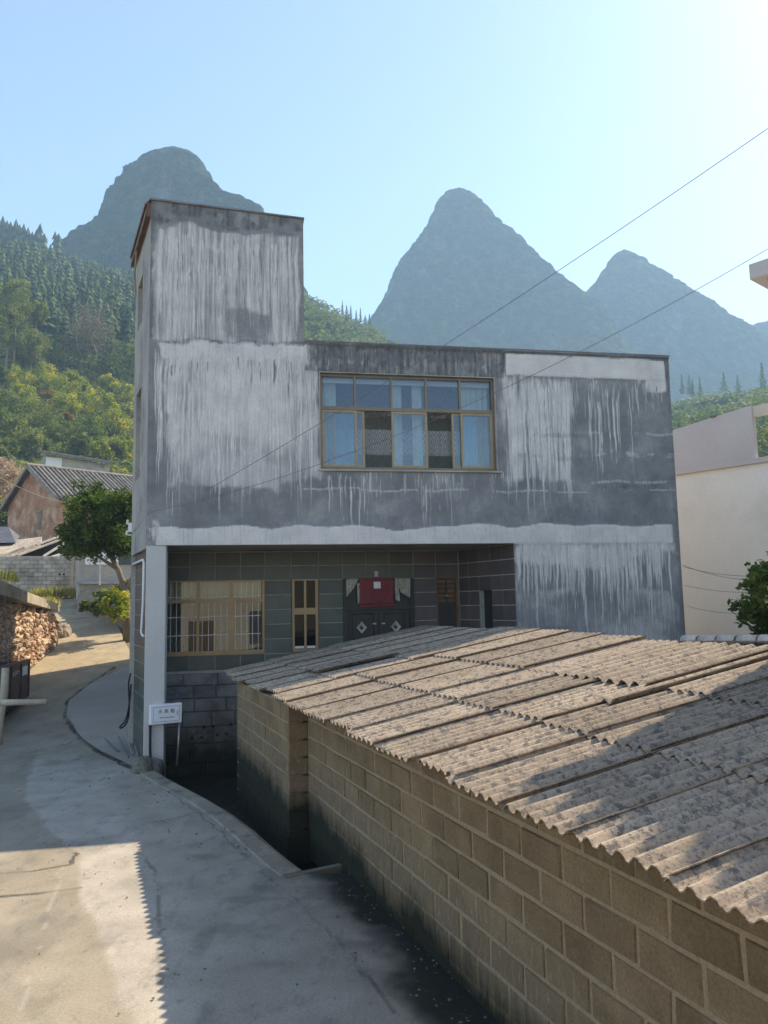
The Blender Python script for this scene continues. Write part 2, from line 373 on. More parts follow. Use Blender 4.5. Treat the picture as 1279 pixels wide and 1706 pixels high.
M['leafp'] = leafmat('pale_pink_twig', [(0, (0.208, 0.143, 0.130)), (.5, (0.364, 0.260, 0.234)), (1, (0.546, 0.442, 0.403))], .3)
M['conifer'] = leafmat('conifer_green', [(0, (0.042, 0.075, 0.040)), (.5, (0.085, 0.129, 0.060)), (1, (0.164, 0.203, 0.080))], .2)
M['broad'] = leafmat('far_canopy_green', [(0, (0.051, 0.080, 0.033)), (.5, (0.093, 0.131, 0.051)), (1, (0.170, 0.200, 0.075))], .25)
M['drygrass'] = leafmat('dry_grass', [(0, (0.150, 0.154, 0.042)), (.5, (0.300, 0.280, 0.084)), (1, (0.495, 0.434, 0.156))], .4)
M['twig'] = leafmat('bare_twig', [(0, (0.112, 0.096, 0.068)), (.5, (0.192, 0.168, 0.120)), (1, (0.288, 0.256, 0.180))], .1)

# ------------------------------------------------------------------ terrain
A0 = math.radians(10.7)
F0 = np.array([-4.41, 14.4, 0.0])
DX = np.array([math.cos(A0), math.sin(A0), 0]); DN = np.array([-math.sin(A0), math.cos(A0), 0])
def H2W(u, n, z=0): return F0 + DX * u + DN * n + np.array([0, 0, z])
def gz(x, y):
    """height of the village ground"""
    x = np.asarray(x, float); y = np.asarray(y, float)
    d = y - 16.0
    rise = 0.155 * np.where(d > 1.5, d - .75, np.where(d < 0, 0, d * d / 3.0))
    w = 1 - .75 * sm(-4.0, 6.0, x - .05 * (y - 16))
    return rise * w
SK_A = [-1.5, -.9, -.6, -.492, -.415, -.32, -.2, -.104, -.06, -.015, .008, .09, .2, .28, .37, .49, .7, 1.2]
SK_E = [.40, .44, .452, .447, .432, .41, .405, .402, .376, .354, .334, .28, .235, .235, .24, .258, .28, .30]
def hillz(x, y):
    """valley side that carries the woods: height over distance"""
    r = np.hypot(x, y); al = np.where(y > 1, x / np.maximum(y, 1), np.sign(x) * 1.5)
    e = np.interp(al, SK_A, SK_E)
    rc = np.interp(al, [-.5, -.2, .0, .3, .5], [340, 380, 420, 420, 400])
    r0 = np.interp(al, [-.3, -.1], [84, 62])
    t = np.clip((r - r0) / (rc - r0), 0, 1.35)
    a0 = .155 * (r0 - 16.75) / r0 * np.sqrt(1 + np.minimum(al * al, 2)); yy = r / np.sqrt(1 + np.minimum(al * al, 2))
    ang = a0 + (e - a0) * (1 - (1 - np.minimum(t, 1)) ** 2.4)
    low = .155 * (np.minimum(r, r0) - 16.75)
    return np.where(t <= 0, low, ang * yy * np.where(t > 1, 1 - 1.1 * (t - 1), 1) + 2.9 * np.minimum(t * 4, 1) * 0 )
# polar sheet that reaches far beyond everything
def ground_sheet():
    rr = np.concatenate([np.linspace(0, 60, 61), np.linspace(62, 480, 110), np.geomspace(500, 3500, 24)])
    th = np.linspace(-math.pi, math.pi, 241)
    Rr, T = np.meshgrid(rr, th, indexing='ij')
    x = Rr * np.sin(T); y = Rr * np.cos(T)
    z = np.where(y > 16, gz(x, y), 0.0)
    zh = hillz(x, y)
    front = sm(1.75, 1.2, np.abs(T))
    z = np.where(Rr > 62, np.where(Rr < 500, zh, np.minimum(zh, 60)) * front, z * 1.0)
    z = z + (vnoise(x / 9, y / 9, 3) - .5) * np.clip((Rr - 62) / 30, 0, 1) * 5 * front - .06
    # keep the sheet under the pit beside the house
    pit = sm(5.6, 4.4, np.hypot(x + 2.3, y - 13.6))
    z = z - 1.3 * pit
    me = npmesh('ground', np.stack([x, y, z], -1).reshape(-1, 3), grid_faces(len(rr), len(th)), varied('earth_and_grass', (.07, .075, .035), (.17, .14, .085), .25, 3, per=0, bump=.6, dist=.1), True)
    o = link('ground', me); tag(o, kind='structure'); return o
ground_sheet()

def mountain(name, d, apex, left, right, seed, depth=1.0):
    """karst cone: profile given by its left and right flank (px, py) as seen from the village, at distance d"""
    ax = at(apex[0], apex[1], d); zt = ax[2]
    P = lambda q: at(q[0], q[1], d)
    lz = [P(q)[2] for q in left]; lr = [ax[0] - P(q)[0] for q in left]
    rz = [P(q)[2] for q in right]; rr = [P(q)[0] - ax[0] for q in right]
    def shape(nz, nt, noisy):
        hz = zt * (1 - (np.linspace(0, 1, nz) ** 1.25)); th = np.linspace(0, 2 * math.pi, nt)
        rl = np.interp(hz, [0] + lz[::-1] + [zt], [lr[-1] + lz[-1] * .6] + lr[::-1] + [0])
        rg = np.interp(hz, [0] + rz[::-1] + [zt], [rr[-1] + rz[-1] * .6] + rr[::-1] + [0])
        Hh, T = np.meshgrid(hz, th, indexing='ij')
        rad = np.where(np.cos(T) < 0, rl[:, None], rg[:, None]); mean = (rl + rg)[:, None] / 2
        x = ax[0] + rad * np.cos(T); y = ax[1] + mean * .42 * np.sin(T); z = Hh
        if noisy:
            k = np.clip(rad / 22, 0.12, 1)
            big = (vnoise(x / 38 + seed, (y + Hh) / 38, seed, 4) - .5) * 18 * np.clip(rad / 60, 0, 1) * np.abs(np.sin(T))
            tree = (vnoise(x / 5.5, (y + Hh * 1.3) / 5.5, seed + 1, 3, .6) - .55) * 6.0 * k
            x = x + np.cos(T) * (big + tree); y = y + np.sin(T) * (big + tree); z = Hh + tree * .4
        return x, y, z
    nz, nt = 230, 420
    x, y, z = shape(nz, nt, True)
    me = npmesh(name, np.stack([x, y, z], -1).reshape(-1, 3), grid_faces(nz, nt), M['hillside'], False)
    o = link(name, me); tag(o, kind='structure'); return o
def hillmat():
    k = N('wooded_limestone', .95, .05); p = k.pos()
    a = k.noise(p, .10, 6, .7); c = k.ramp(a, [(.32, (.018, .034, .018)), (.5, (.040, .064, .030)), (.68, (.095, .115, .052))])
    r = k.noise(k.pos((1, 1, .45)), .018, 6, .65)
    c = k.mix(k.ramp(r, [(.60, 0), (.70, .75)]), c, (.19, .19, .18))
    k.col(c); k.bump(k.noise(p, .35, 5, .7), 1.0, 2.2); return k.m
M['hillside'] = hillmat()
mountain('mountain', 440, (288, 243), [(264, 250), (238, 262), (203, 288), (180, 326), (163, 364), (144, 386), (120, 402), (95, 415)],
         [(318, 253), (338, 276), (360, 306), (388, 333), (410, 337), (440, 353), (462, 385), (485, 450)], 5)
mountain('mountain', 720, (765, 312), [(745, 318), (732, 332), (716, 362), (704, 392), (680, 420), (660, 446), (646, 482), (622, 525), (580, 580)],
         [(785, 320), (806, 340), (836, 372), (868, 396), (900, 430), (932, 462), (968, 488), (1000, 508)], 9)
mountain('mountain', 840, (1040, 415), [(1022, 424), (1008, 444), (995, 466), (975, 488), (950, 520)],
         [(1062, 424), (1084, 440), (1112, 458), (1150, 484), (1190, 508), (1222, 531), (1250, 548), (1290, 580)], 14)
mountain('mountain', 950, (1330, 520), [(1310, 524), (1280, 536), (1255, 541), (1230, 552)], [(1360, 528), (1400, 545), (1450, 575)], 21)

# ------------------------------------------------------------------ foliage
def leaf_cloud(clumps, per, size, spread, rng, flat=0.0, tone0=.5, tvar=.22, droop=0.0, up_light=.18):
    """quads for leaves, gathered round clump centres; returns v, f, tone"""
    C = np.asarray(clumps, float); n = len(C) * per
    c = np.repeat(C, per, 0)
    g = rng.normal(size=(n, 3)); g /= np.linalg.norm(g, axis=1)[:, None]
    g *= (rng.random(n) ** .45)[:, None]
    off = g * spread; off[:, 2] *= (1 - flat)
    p = c + off
    a = rng.normal(size=(n, 3)); a[:, 2] *= .6; a /= np.linalg.norm(a, axis=1)[:, None]
    b = np.cross(a, rng.normal(size=(n, 3))); b /= np.linalg.norm(b, axis=1)[:, None]
    s = size * (.6 + .8 * rng.random(n))[:, None]
    L = a * s; Wd = b * s * .5
    v = np.stack([p - L * .5, p + Wd * .5, p + L * .5, p - Wd * .5], 1).reshape(-1, 3)
    f = np.arange(4 * n).reshape(-1, 4)
    tone = np.clip(np.repeat(rng.normal(tone0, tvar, len(C)), per) + rng.normal(0, .12, n), 0, 1)
    return v, f, np.repeat(tone, 4)
def ellipsoid_clumps(c, r, n, rng, shell=.55, flatbottom=0.0):
    g = rng.normal(size=(n, 3)); g /= np.linalg.norm(g, axis=1)[:, None]
    k = (shell + (1 - shell) * rng.random(n)) * (.82 + .3 * rng.random(n))
    p = g * k[:, None] * np.array(r)
    if flatbottom: p[:, 2] = np.where(p[:, 2] < -r[2] * flatbottom, p[:, 2] * .45, p[:, 2])
    return p + np.array(c)
def crown(name, parent, clumps, per, size, spread, mt, seed, **k):
    v, f, t = leaf_cloud(clumps, per, size, spread, np.random.default_rng(seed), **k)
    return link(name, npmesh(name, v, f, mt, False, {'tone': t}), parent)
def branch_tree(mb, base, top, r0, spread, n, rng, crown_c=None):
    """tapered trunk with limbs"""
    base = np.array(base, float); top = np.array(top, float)
    k = 6; ts = np.linspace(0, 1, k)
    pts = [base + (top - base) * t + np.array([rng.normal() * .05, rng.normal() * .05, 0]) * np.linalg.norm(top - base) * (t > 0) for t in ts]
    mb.tube(pts, [r0 * (1 - .75 * t) for t in ts], 8)
    for i in range(n):
        t = .35 + .6 * i / max(1, n - 1); p0 = pts[0] + (pts[-1] - pts[0]) * t
        j = min(k - 2, int(t * (k - 1))); fr = t * (k - 1) - j; p0 = pts[j] * (1 - fr) + pts[j + 1] * fr
        an = rng.random() * 6.28; L = spread * (.6 + .5 * rng.random())
        d = np.array([math.cos(an), math.sin(an), .6 + .5 * rng.random()])
        q = [p0, p0 + d * L * .5 + np.array([0, 0, .06 * L]), p0 + d * L + np.array([0, 0, .2 * L])]
        mb.tube(q, [r0 * .38, r0 * .22, r0 * .06], 5)
        for _ in range(2):
            e = q[1] + np.array([rng.normal(), rng.normal(), .5 + rng.random()]) * L * .4
            mb.tube([q[1], (q[1] + e) / 2 + np.array([0, 0, .04 * L]), e], [r0 * .18, r0 * .1, r0 * .03], 4)

# conifers: a jagged spire of drooping whorls
def conifer_proto(seed, h=1.0, w=.16, layers=11, per=7):
    rng = np.random.default_rng(seed); V = []; F = []; T = []
    for i in range(layers):
        t = i / layers; z = .06 + t * .92; r = w * (1 - t) ** .8 * (.8 + .45 * rng.random())
        for j in range(per):
            an = 6.283 * (j + rng.random() * .8) / per
            rr = r * (.7 + .6 * rng.random()); ca, sa = math.cos(an), math.sin(an)
            dz = -.035 - .02 * rng.random(); wv = .045 * (1 - t * .6) + .012
            k = len(V)
            V += [(0, 0, z + .07), (ca * rr - sa * wv, sa * rr + ca * wv, z + dz), (ca * rr * 1.1, sa * rr * 1.1, z + dz * .4), (ca * rr + sa * wv, sa * rr - ca * wv, z + dz)]
            F.append((k, k + 1, k + 2, k + 3)); tt = rng.random() * .6 + .2; T += [tt] * 4
    return np.array(V), np.array(F), np.array(T)
CON = [conifer_proto(s, w=w) for s, w in ((1, .13), (2, .16), (3, .12), (4, .19))]
CONM = [npmesh('conifer', v, f, M['conifer'], False, {'tone': t}) for v, f, t in CON]
def hz_true(x, y):
    return hillz(np.array(x), np.array(y)) - .06
def put(proto, pts, scale, rotz, tone_shift):
    V, F, T = proto; n = len(pts); m = len(V)
    ca, sa = np.cos(rotz)[:, None], np.sin(rotz)[:, None]
    x = V[None, :, 0] * scale[:, 0:1]; y = V[None, :, 1] * scale[:, 0:1]; z = V[None, :, 2] * scale[:, 1:2]
    P = np.stack([x * ca - y * sa + pts[:, 0:1], x * sa + y * ca + pts[:, 1:2], z + pts[:, 2:3]], -1).reshape(-1, 3)
    Fc = (F[None] + (np.arange(n) * m)[:, None, None]).reshape(-1, F.shape[1])
    return P, Fc, np.clip(T[None] + tone_shift[:, None], 0, 1).ravel()
def forest():
    rng = np.random.default_rng(31)
    # woodland of conifers on the left slope
    pts = []
    while len(pts) < 4200:
        al = rng.uniform(-.66, -.24); r = 182 + 170 * rng.random() ** .8
        y = r / math.sqrt(1 + al * al); pts.append((al * y, y))
    pts = np.array(pts); z = hz_true(pts[:, 0], pts[:, 1]); P = np.column_stack([pts, z - .5])
    rr = np.hypot(pts[:, 0], pts[:, 1])
    keepd = vnoise(P[:, 0] / 14, P[:, 1] / 14, 91, 3) > .36; P = P[keepd]; rr = rr[keepd]
    h = rng.uniform(6, 17, len(P)) * (.7 + .6 * vnoise(P[:, 0] / 22, P[:, 1] / 22, 92, 2)); sc = np.column_stack([h * rng.uniform(.8, 1.7, len(P)), h])
    near = rr.argsort()
    # the tallest on the skyline and the nearest of the wood stand as individuals
    sky_px = [(5, 352, 0), (12, 360, 1), (18, 362, 2), (27, 358, 0), (33, 368, 3), (40, 366, 1), (47, 372, 0), (54, 380, 2), (61, 376, 1), (67, 366, 0), (74, 384, 3), (92, 380, 2), (98, 384, 3)]
    for px, py, k in sky_px:
        q = at(px, py, 335.0); zz = float(hz_true(q[0], q[1])); hh = max(10.0, q[2] - zz)
        o = link('conifer', CONM[k]); o.location = (q[0], q[1], q[2] - hh); o.scale = (hh * 1.0, hh * 1.0, hh); o.rotation_euler = (0, 0, rng.random() * 6)
        tag(o, 'dark pointed conifer standing against the sky on the left ridge', 'conifer', 'conifers along the left skyline')
    ind = near[:150]
    for i in ind:
        o = link('conifer', CONM[i % 4]); o.location = P[i]; o.scale = (sc[i, 0], sc[i, 0], sc[i, 1]); o.rotation_euler = (0, 0, rng.random() * 6)
        tag(o, 'green conifer at the lower edge of the wood on the left slope', 'conifer', 'conifers at the foot of the wooded slope')
    rest = near[150:]
    VV, FF, TT = [], [], []; k0 = 0
    for q in range(4):
        s = rest[q::4]
        a, b, c = put(CON[q], P[s], sc[s], rng.random(len(s)) * 6.28, rng.normal(0, .24, len(s)))
        VV.append(a); FF.append(b + k0); TT.append(c); k0 += len(a)
    o = link('conifer_wood', npmesh('conifer_wood', np.vstack(VV), np.vstack(FF), M['conifer'], False, {'tone': np.concatenate(TT)}))
    tag(o, 'dense conifer wood covering the hillside at the left', 'wood', kind='stuff')
    # broadleaf canopy on the saddle behind the house and on the right
    v, f, t = leaf_cloud(ellipsoid_clumps((0, 0, .45), (.5, .5, .45), 15, rng), 11, .17, .20, rng)
    blob = (v, f, t)
    pts = []
    while len(pts) < 3600:
        al = rng.uniform(-.26, .62) if rng.random() < .75 else rng.uniform(-.6, -.2); rc = np.interp(al, [-.2, .0, .3, .5], [380, 420, 415, 395]); r = 100 + (rc - 95) * rng.random() ** .7
        y = r / math.sqrt(1 + al * al); pts.append((al * y, y))
    pts = np.array(pts); P = np.column_stack([pts, hz_true(pts[:, 0], pts[:, 1]) - .8])
    h = rng.uniform(3.5, 9.5, len(P)) * (.75 + .5 * vnoise(P[:, 0] / 25, P[:, 1] / 25, 93, 2)); sc = np.column_stack([h * rng.uniform(.9, 1.3, len(P)), h])
    fine = leaf_cloud(ellipsoid_clumps((0, 0, .45), (.5, .5, .45), 16, rng), 34, .075, .19, rng)
    rP = np.hypot(P[:, 0], P[:, 1]); left = P[:, 0] / P[:, 1] < -.2; ok = ~(left & (rP < 168)); P = P[ok]; sc = sc[ok]; rP = rP[ok]
    nr_ = rP < 200; q1 = put(blob, P[~nr_], sc[~nr_], rng.random((~nr_).sum()) * 6.28, rng.normal(0, .26, (~nr_).sum()))
    q2 = put(fine, P[nr_], sc[nr_], rng.random(nr_.sum()) * 6.28, rng.normal(0, .26, nr_.sum()))
    a = np.vstack([q1[0], q2[0]]); b = np.vstack([q1[1], q2[1] + len(q1[0])]); c = np.concatenate([q1[2], q2[2]])
    o = link('broadleaf_wood', npmesh('broadleaf_wood', a, b, M['broad'], False, {'tone': c}))
    tag(o, 'hazy broadleaf wood on the slopes behind the house', 'wood', kind='stuff')
    for px, py in ((570, 492), (577, 497), (584, 499), (593, 502), (600, 504), (608, 506), (615, 509)):
        q = at(px, py + 6, 400.0); o = link('conifer', CONM[rnd.randrange(4)]); o.location = (q[0], q[1], q[2] - 9); o.scale = (7, 7, rnd.uniform(5, 9))
        tag(o, 'tiny conifer on the saddle left of the central peak', 'conifer', 'conifers on the saddle between the peaks')
    for px, py, k in ((1135, 610, 0), (1147, 612, 1), (1153, 618, 2), (1165, 616, 0), (1205, 608, 3), (1228, 612, 1), (1268, 590, 0)):
        q = at(px, py + 10, 380.0); o = link('conifer', CONM[k]); hh = 11 if px != 1268 else 19; o.location = (q[0], q[1], q[2] - hh); o.scale = (hh, hh, hh)
        tag(o, 'hazy conifer rising from the wood above the white building', 'conifer', 'conifers above the white building')
forest()
def undergrowth():
    rng = np.random.default_rng(88)
    v, f, t = leaf_cloud(ellipsoid_clumps((0, 0, .3), (.5, .5, .38), 10, rng), 22, .11, .22, rng)
    pts = []
    while len(pts) < 1900:
        al = rng.uniform(-.62, -.2); r = 88 + 88 * rng.random()
        y = r / math.sqrt(1 + al * al); pts.append((al * y, y))
    pts = np.array(pts); P = np.column_stack([pts, hz_true(pts[:, 0], pts[:, 1]) - .3])
    h = rng.uniform(1.6, 3.6, len(P)); sc = np.column_stack([h * rng.uniform(1.0, 1.6, len(P)), h])
    a, b, c = put((v, f, t), P, sc, rng.random(len(P)) * 6.28, rng.normal(0, .18, len(P)))
    tag(link('undergrowth', npmesh('undergrowth', a, b, M['leafu'], False, {'tone': c})), 'tangled grey green undergrowth covering the slope between the bushes', 'undergrowth', kind='stuff')
undergrowth()

def rayhit(px, py, fn, r0=5.0, r1=600.0, n=1500):
    r = ray(px, py); t = np.linspace(r0, r1, n); P = CAM + np.outer(t / r[1], r)
    below = P[:, 2] <= fn(P[:, 0], P[:, 1])
    i = int(np.argmax(below)) if below.any() else n - 1
    return P[i]
def hillhit(px, py): return rayhit(px, py, lambda x, y: hillz(x, y), 62, 600)
def gndhit(px, py): return rayhit(px, py, gz, 3, 60, 4000)

# ------------------------------------------------------------------ road
kerb_pts = [onz(*q, 0.0) for q in ((246, 1284), (268, 1298), (300, 1316), (335, 1334), (372, 1358), (410, 1388), (440, 1415), (468, 1438), (492, 1456))]
E0 = np.array([.24, 6.2]); TH = math.atan2(.359, .933)
WALLX = .28
def wall_x(y): return E0[0] + (E0[1] - y) * .385 + WALLX / .933
def right_edge(y):
    ks = np.array(kerb_pts)[::-1]
    k = np.interp(y, ks[:, 1], ks[:, 0])
    w = wall_x(y) + .12
    hs = np.interp(y, [14.4, 16.6, 22, 28, 32, 38, 44], [-4.38, -5.30, -6.7, -9.3, -11.0, -14.6, -18.5])
    return np.where(y < ks[0, 1], w, np.where(y < ks[-1, 1], k, np.minimum(k, hs)))
def left_edge(y):
    return np.interp(y, [0, 12, 18, 20.5, 24, 27, 32, 38, 44], [-9, -9.5, -10.2, -10.3, -10.75, -11.3, -13.3, -17.2, -21.5])
def poly_dist(X, Y, pts):
    d = np.full(X.shape, 1e9)
    for (x0, y0), (x1, y1) in zip(pts[:-1], pts[1:]):
        dx, dy = x1 - x0, y1 - y0; L = dx * dx + dy * dy + 1e-9
        t = np.clip(((X - x0) * dx + (Y - y0) * dy) / L, 0, 1)
        d = np.minimum(d, np.hypot(X - x0 - t * dx, Y - y0 - t * dy))
    return d
def pxy(*q): return [tuple(gndhit(*a)[:2]) for a in q]
def build_road():
    k = N('village_concrete', .9, .2); p = k.pos()
    a = k.noise(p, 1.1, 7, .62); c = k.ramp(a, [(.3, (.25, .212, .152)), (.7, (.375, .322, .243))])
    c = k.mix(k.attr('pale'), c, k.ramp(k.noise(p, 2.2, 6, .6), [(.3, (.38, .335, .275)), (.7, (.50, .445, .37))]))
    c = k.mix(k.attr('earth'), c, k.ramp(k.noise(p, 1.5, 6), [(.3, (.33, .26, .155)), (.7, (.46, .37, .235))]))
    f = k.noise(p, 42, 6, .75); c = k.mix(1.0, c, k.ramp(f, [(.25, .68), (.75, 1.18)]), 'MULTIPLY')
    gr_ = k.noise(p, 170, 3, .8); c = k.mix(k.ramp(gr_, [(.60, 0), (.68, .6)]), c, (.13, .12, .10)); c = k.mix(k.ramp(gr_, [(.30, .5), (.38, 0)]), c, (.55, .51, .44))
    sm_ = k.noise(k.pos((1, .45, 1)), 3.2, 6, .72)
    c = k.mix(k.ramp(sm_, [(.52, 0), (.68, .5)]), c, (.13, .125, .11))
    sp = k.noise(k.pos((1, .6, 1)), 7.5, 4, .6); c = k.mix(k.ramp(sp, [(.62, 0), (.74, .55)]), c, (.10, .095, .08))
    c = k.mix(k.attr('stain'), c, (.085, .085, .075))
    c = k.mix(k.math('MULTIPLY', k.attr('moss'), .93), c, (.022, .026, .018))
    c = k.mix(k.attr('vein'), c, (.48, .45, .39))
    c = k.mix(k.attr('crack'), c, (.055, .05, .04))
    k.col(c); f2 = k.noise(p, 90, 4, .7); k.bump(k.math('SUBTRACT', k.math('ADD', k.math('MULTIPLY', k.math('ADD', f, f2), .35), a), k.math('MULTIPLY', k.attr('crack'), 2.0)), .55, .02)
    ys = np.concatenate([np.arange(1.0, 11.0, .03), np.arange(11, 18, .045), np.arange(18, 44.01, .14)])
    nx = 230; tx = np.linspace(0, 1, nx) ** .8
    le = left_edge(ys); re = right_edge(ys)
    X = le[:, None] + (re - le)[:, None] * tx[None]; Y = np.repeat(ys[:, None], nx, 1)
    Z = gz(X, Y) + .012 * (vnoise(X, Y, 5) - .5) + np.clip(Y - 9.05, 0, 1) * 0
    wob = (vnoise(X * 1.3, Y * 1.3, 8, 5) - .5) * .5
    lb = pxy((66, 1235), (60, 1262), (42, 1325), (78, 1378), (128, 1420), (137, 1480), (168, 1560), (190, 1610), (228, 1705))
    lb = sorted(lb, key=lambda q: q[1]); LB = np.interp(Y, [q[1] for q in lb], [q[0] for q in lb])
    rb = sorted(pxy((175, 1300), (225, 1405), (262, 1470), (280, 1600), (290, 1704)), key=lambda q: q[1])
    RB = np.interp(Y, [q[1] for q in rb], [q[0] for q in rb])
    pale = sm(-.05, .05, X - LB + wob * .55) * (1 - .45 * sm(-.1, .3, X - RB)) * sm(17.5, 14.5, Y)
    pale *= .55 + .45 * vnoise(X * 2, Y * 2, 12)
    cr = np.zeros_like(X); jit = (vnoise(X * 6, Y * 6, 15, 4) - .5) * .16
    def crack(pts, w, amp=1.0):
        nonlocal cr
        m = Y < 30
        d = poly_dist(X + jit * .6, Y + jit * .45, pts); cr = np.maximum(cr, amp * sm(w, w * .25, d) * (.35 + .65 * sm(.35, .6, vnoise(X * 2.3, Y * 2.3, 19))))
    crack(pxy((0, 1456), (60, 1451), (118, 1441), (128, 1421)), .035, .8)
    crack(pxy((0, 1494), (62, 1489), (132, 1479)), .05, .8)
    crack(pxy((190, 1112), (152, 1137), (112, 1168), (107, 1196), (132, 1231), (180, 1262), (236, 1290)), .07)
    crack(pxy((255, 1297), (300, 1335), (350, 1372), (400, 1420), (455, 1470), (520, 1530), (590, 1600), (650, 1690)), .022, .45)
    crack(pxy((226, 1405), (248, 1440), (265, 1475), (268, 1560), (272, 1640)), .025, .55)
    crack(pxy((330, 1352), (300, 1362), (245, 1372)), .025, .6)
    crack(pxy((132, 1230), (110, 1240), (60, 1250)), .03, .6)
    vein = sm(.014, .004, poly_dist(X + jit * .5, Y + jit * .3, pxy((104, 1442), (76, 1530), (62, 1600), (40, 1660), (24, 1704)))) * .3 * (vnoise(X * 3, Y * 3, 28) > .3)
    st = np.zeros_like(X)
    for px, py, rx, ry in ((388, 1548, .32, .22), (440, 1482, .2, .14), (455, 1606, .16, .1), (345, 1428, .2, .12), (420, 1500, .25, .1), (470, 1455, .3, .3), (300, 1290, .5, .3), (430, 1560, .12, .1), (560, 1480, .3, .4)):
        q = gndhit(px, py); st = np.maximum(st, sm(1.35, .35, np.hypot((X - q[0]) / rx, (Y - q[1]) / ry) + (vnoise(X * 7, Y * 7, 21) - .5) * 2.2) * .33)
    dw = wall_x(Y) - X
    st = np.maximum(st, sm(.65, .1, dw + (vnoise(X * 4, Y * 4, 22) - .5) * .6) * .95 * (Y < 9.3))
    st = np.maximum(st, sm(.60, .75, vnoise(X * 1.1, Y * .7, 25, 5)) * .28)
    foot_dark = sm(.52, .16, dw + (vnoise(X * 2.2, Y * 2.2, 33, 5) - .5) * .75) * (Y < 9.3)  # near-black ragged strip of road along the shed wall
    earth = sm(18.5, 23.0, Y + (vnoise(X, Y, 30) - .5) * 3) * .9
    attrs = {'pale': pale, 'crack': cr, 'stain': st, 'vein': vein, 'earth': earth, 'moss': foot_dark}
    fc = pxy((216, 1108), (152, 1139), (113, 1169), (108, 1196), (133, 1230), (182, 1261), (236, 1288)) + [(-4.2, 14.3), (-5.0, 16.6), (-5.6, 18.5)]
    inside = inpoly(X, Y, fc)
    keep = ~(inside[:-1, :-1] & inside[1:, 1:] & inside[1:, :-1] & inside[:-1, 1:])
    V = np.stack([X, Y, Z], -1)
    o = link('road', npmesh('road', V.reshape(-1, 3), grid_faces(len(ys), nx), k.m, True, {a: b.ravel() for a, b in attrs.items()}))
    tag(o, kind='structure')
    V2 = V.copy(); V2[..., 2] += .03
    me = npmesh('forecourt', V2.reshape(-1, 3), grid_faces(len(ys), nx, ~keep), varied('smooth_grey_screed', (.215, .20, .18), (.285, .265, .24), .9, 22, per=0, stain=(.22, .21, .2), stain_scale=1.1, bump=.15, fineamt=.1), True)
    tag(link('forecourt', me), kind='structure')
    # raised rim between road and pit
    mb = MB(); n = len(kerb_pts)
    prof = [(-.20, -.02), (-.16, .018), (.05, .026), (.11, .0), (.13, -.7), (-.20, -.7)]
    ks = np.array(kerb_pts)
    for i in range(n):
        t = ks[min(i + 1, n - 1)] - ks[max(i - 1, 0)]; t /= np.linalg.norm(t); nn = np.array([-t[1], t[0], 0]) 
        nn = nn if nn[0] > 0 else -nn
        nn = -np.array([t[1], -t[0], 0]) if (np.array([-t[1], t[0], 0])[0] < 0) else np.array([-t[1], t[0], 0])
        for a, b in prof: mb.v.append(tuple(ks[i] + nn * (a + rnd.uniform(-.012, .012)) + np.array([0, 0, b])))
    m = len(prof)
    for i in range(n - 1):
        for j in range(m): mb.f.append((i * m + j, i * m + (j + 1) % m, (i + 1) * m + (j + 1) % m, (i + 1) * m + j))
    mb.f += [tuple(range(m)), tuple((n - 1) * m + j for j in range(m))]
    tag(mb.build('kerb', varied('worn_kerb', (.17, .155, .125), (.28, .255, .21), 1.6, 24, per=0, stain=(.10, .10, .085), stain_scale=2, bump=.6)), kind='structure')
    # pit floor and its near slab edge
    a = kerb_pts[-1]; b = np.array([wall_x(9.2) + .1, 9.2, 0])
    pit = [tuple(q[:2]) for q in kerb_pts] + [tuple(b[:2]), (wall_x(14) + .5, 14.0), tuple(H2W(3.4, 2.1)[:2]), tuple(H2W(.2, 2.1)[:2]), tuple(H2W(.1, .1)[:2])]
    P = np.array(pit); c = P.mean(0)
    gx, gy = np.meshgrid(np.arange(P[:, 0].min() - .3, P[:, 0].max() + .3, .08), np.arange(P[:, 1].min() - .3, P[:, 1].max() + .3, .08), indexing='ij')
    gzv = -.58 + .16 * vnoise(gx * 1.2, gy * 1.2, 41, 5)
    ins = inpoly(gx, gy, list((P - c) * 1.06 + c))
    o = link('pit_floor', npmesh('pit_floor', np.stack([gx, gy, gzv], -1).reshape(-1, 3), grid_faces(*gx.shape, ins[:-1, :-1]), M['wet'], True)); tag(o, kind='structure')
    mb = MB(); mb.hexa([(a[0] - .1, a[1] - .02, -.7), (b[0], b[1] - .02, -.7), (b[0], b[1] - .14, -.7), (a[0] - .1, a[1] - .14, -.7), (a[0] - .1, a[1] - .02, .004), (b[0], b[1] - .02, .004), (b[0], b[1] - .14, .012), (a[0] - .1, a[1] - .14, .012)])
    tag(mb.build('slab_edge', varied('slab_edge_concrete', (.10, .10, .085), (.20, .185, .16), 1.6, 24, per=0)), kind='structure')
build_road()

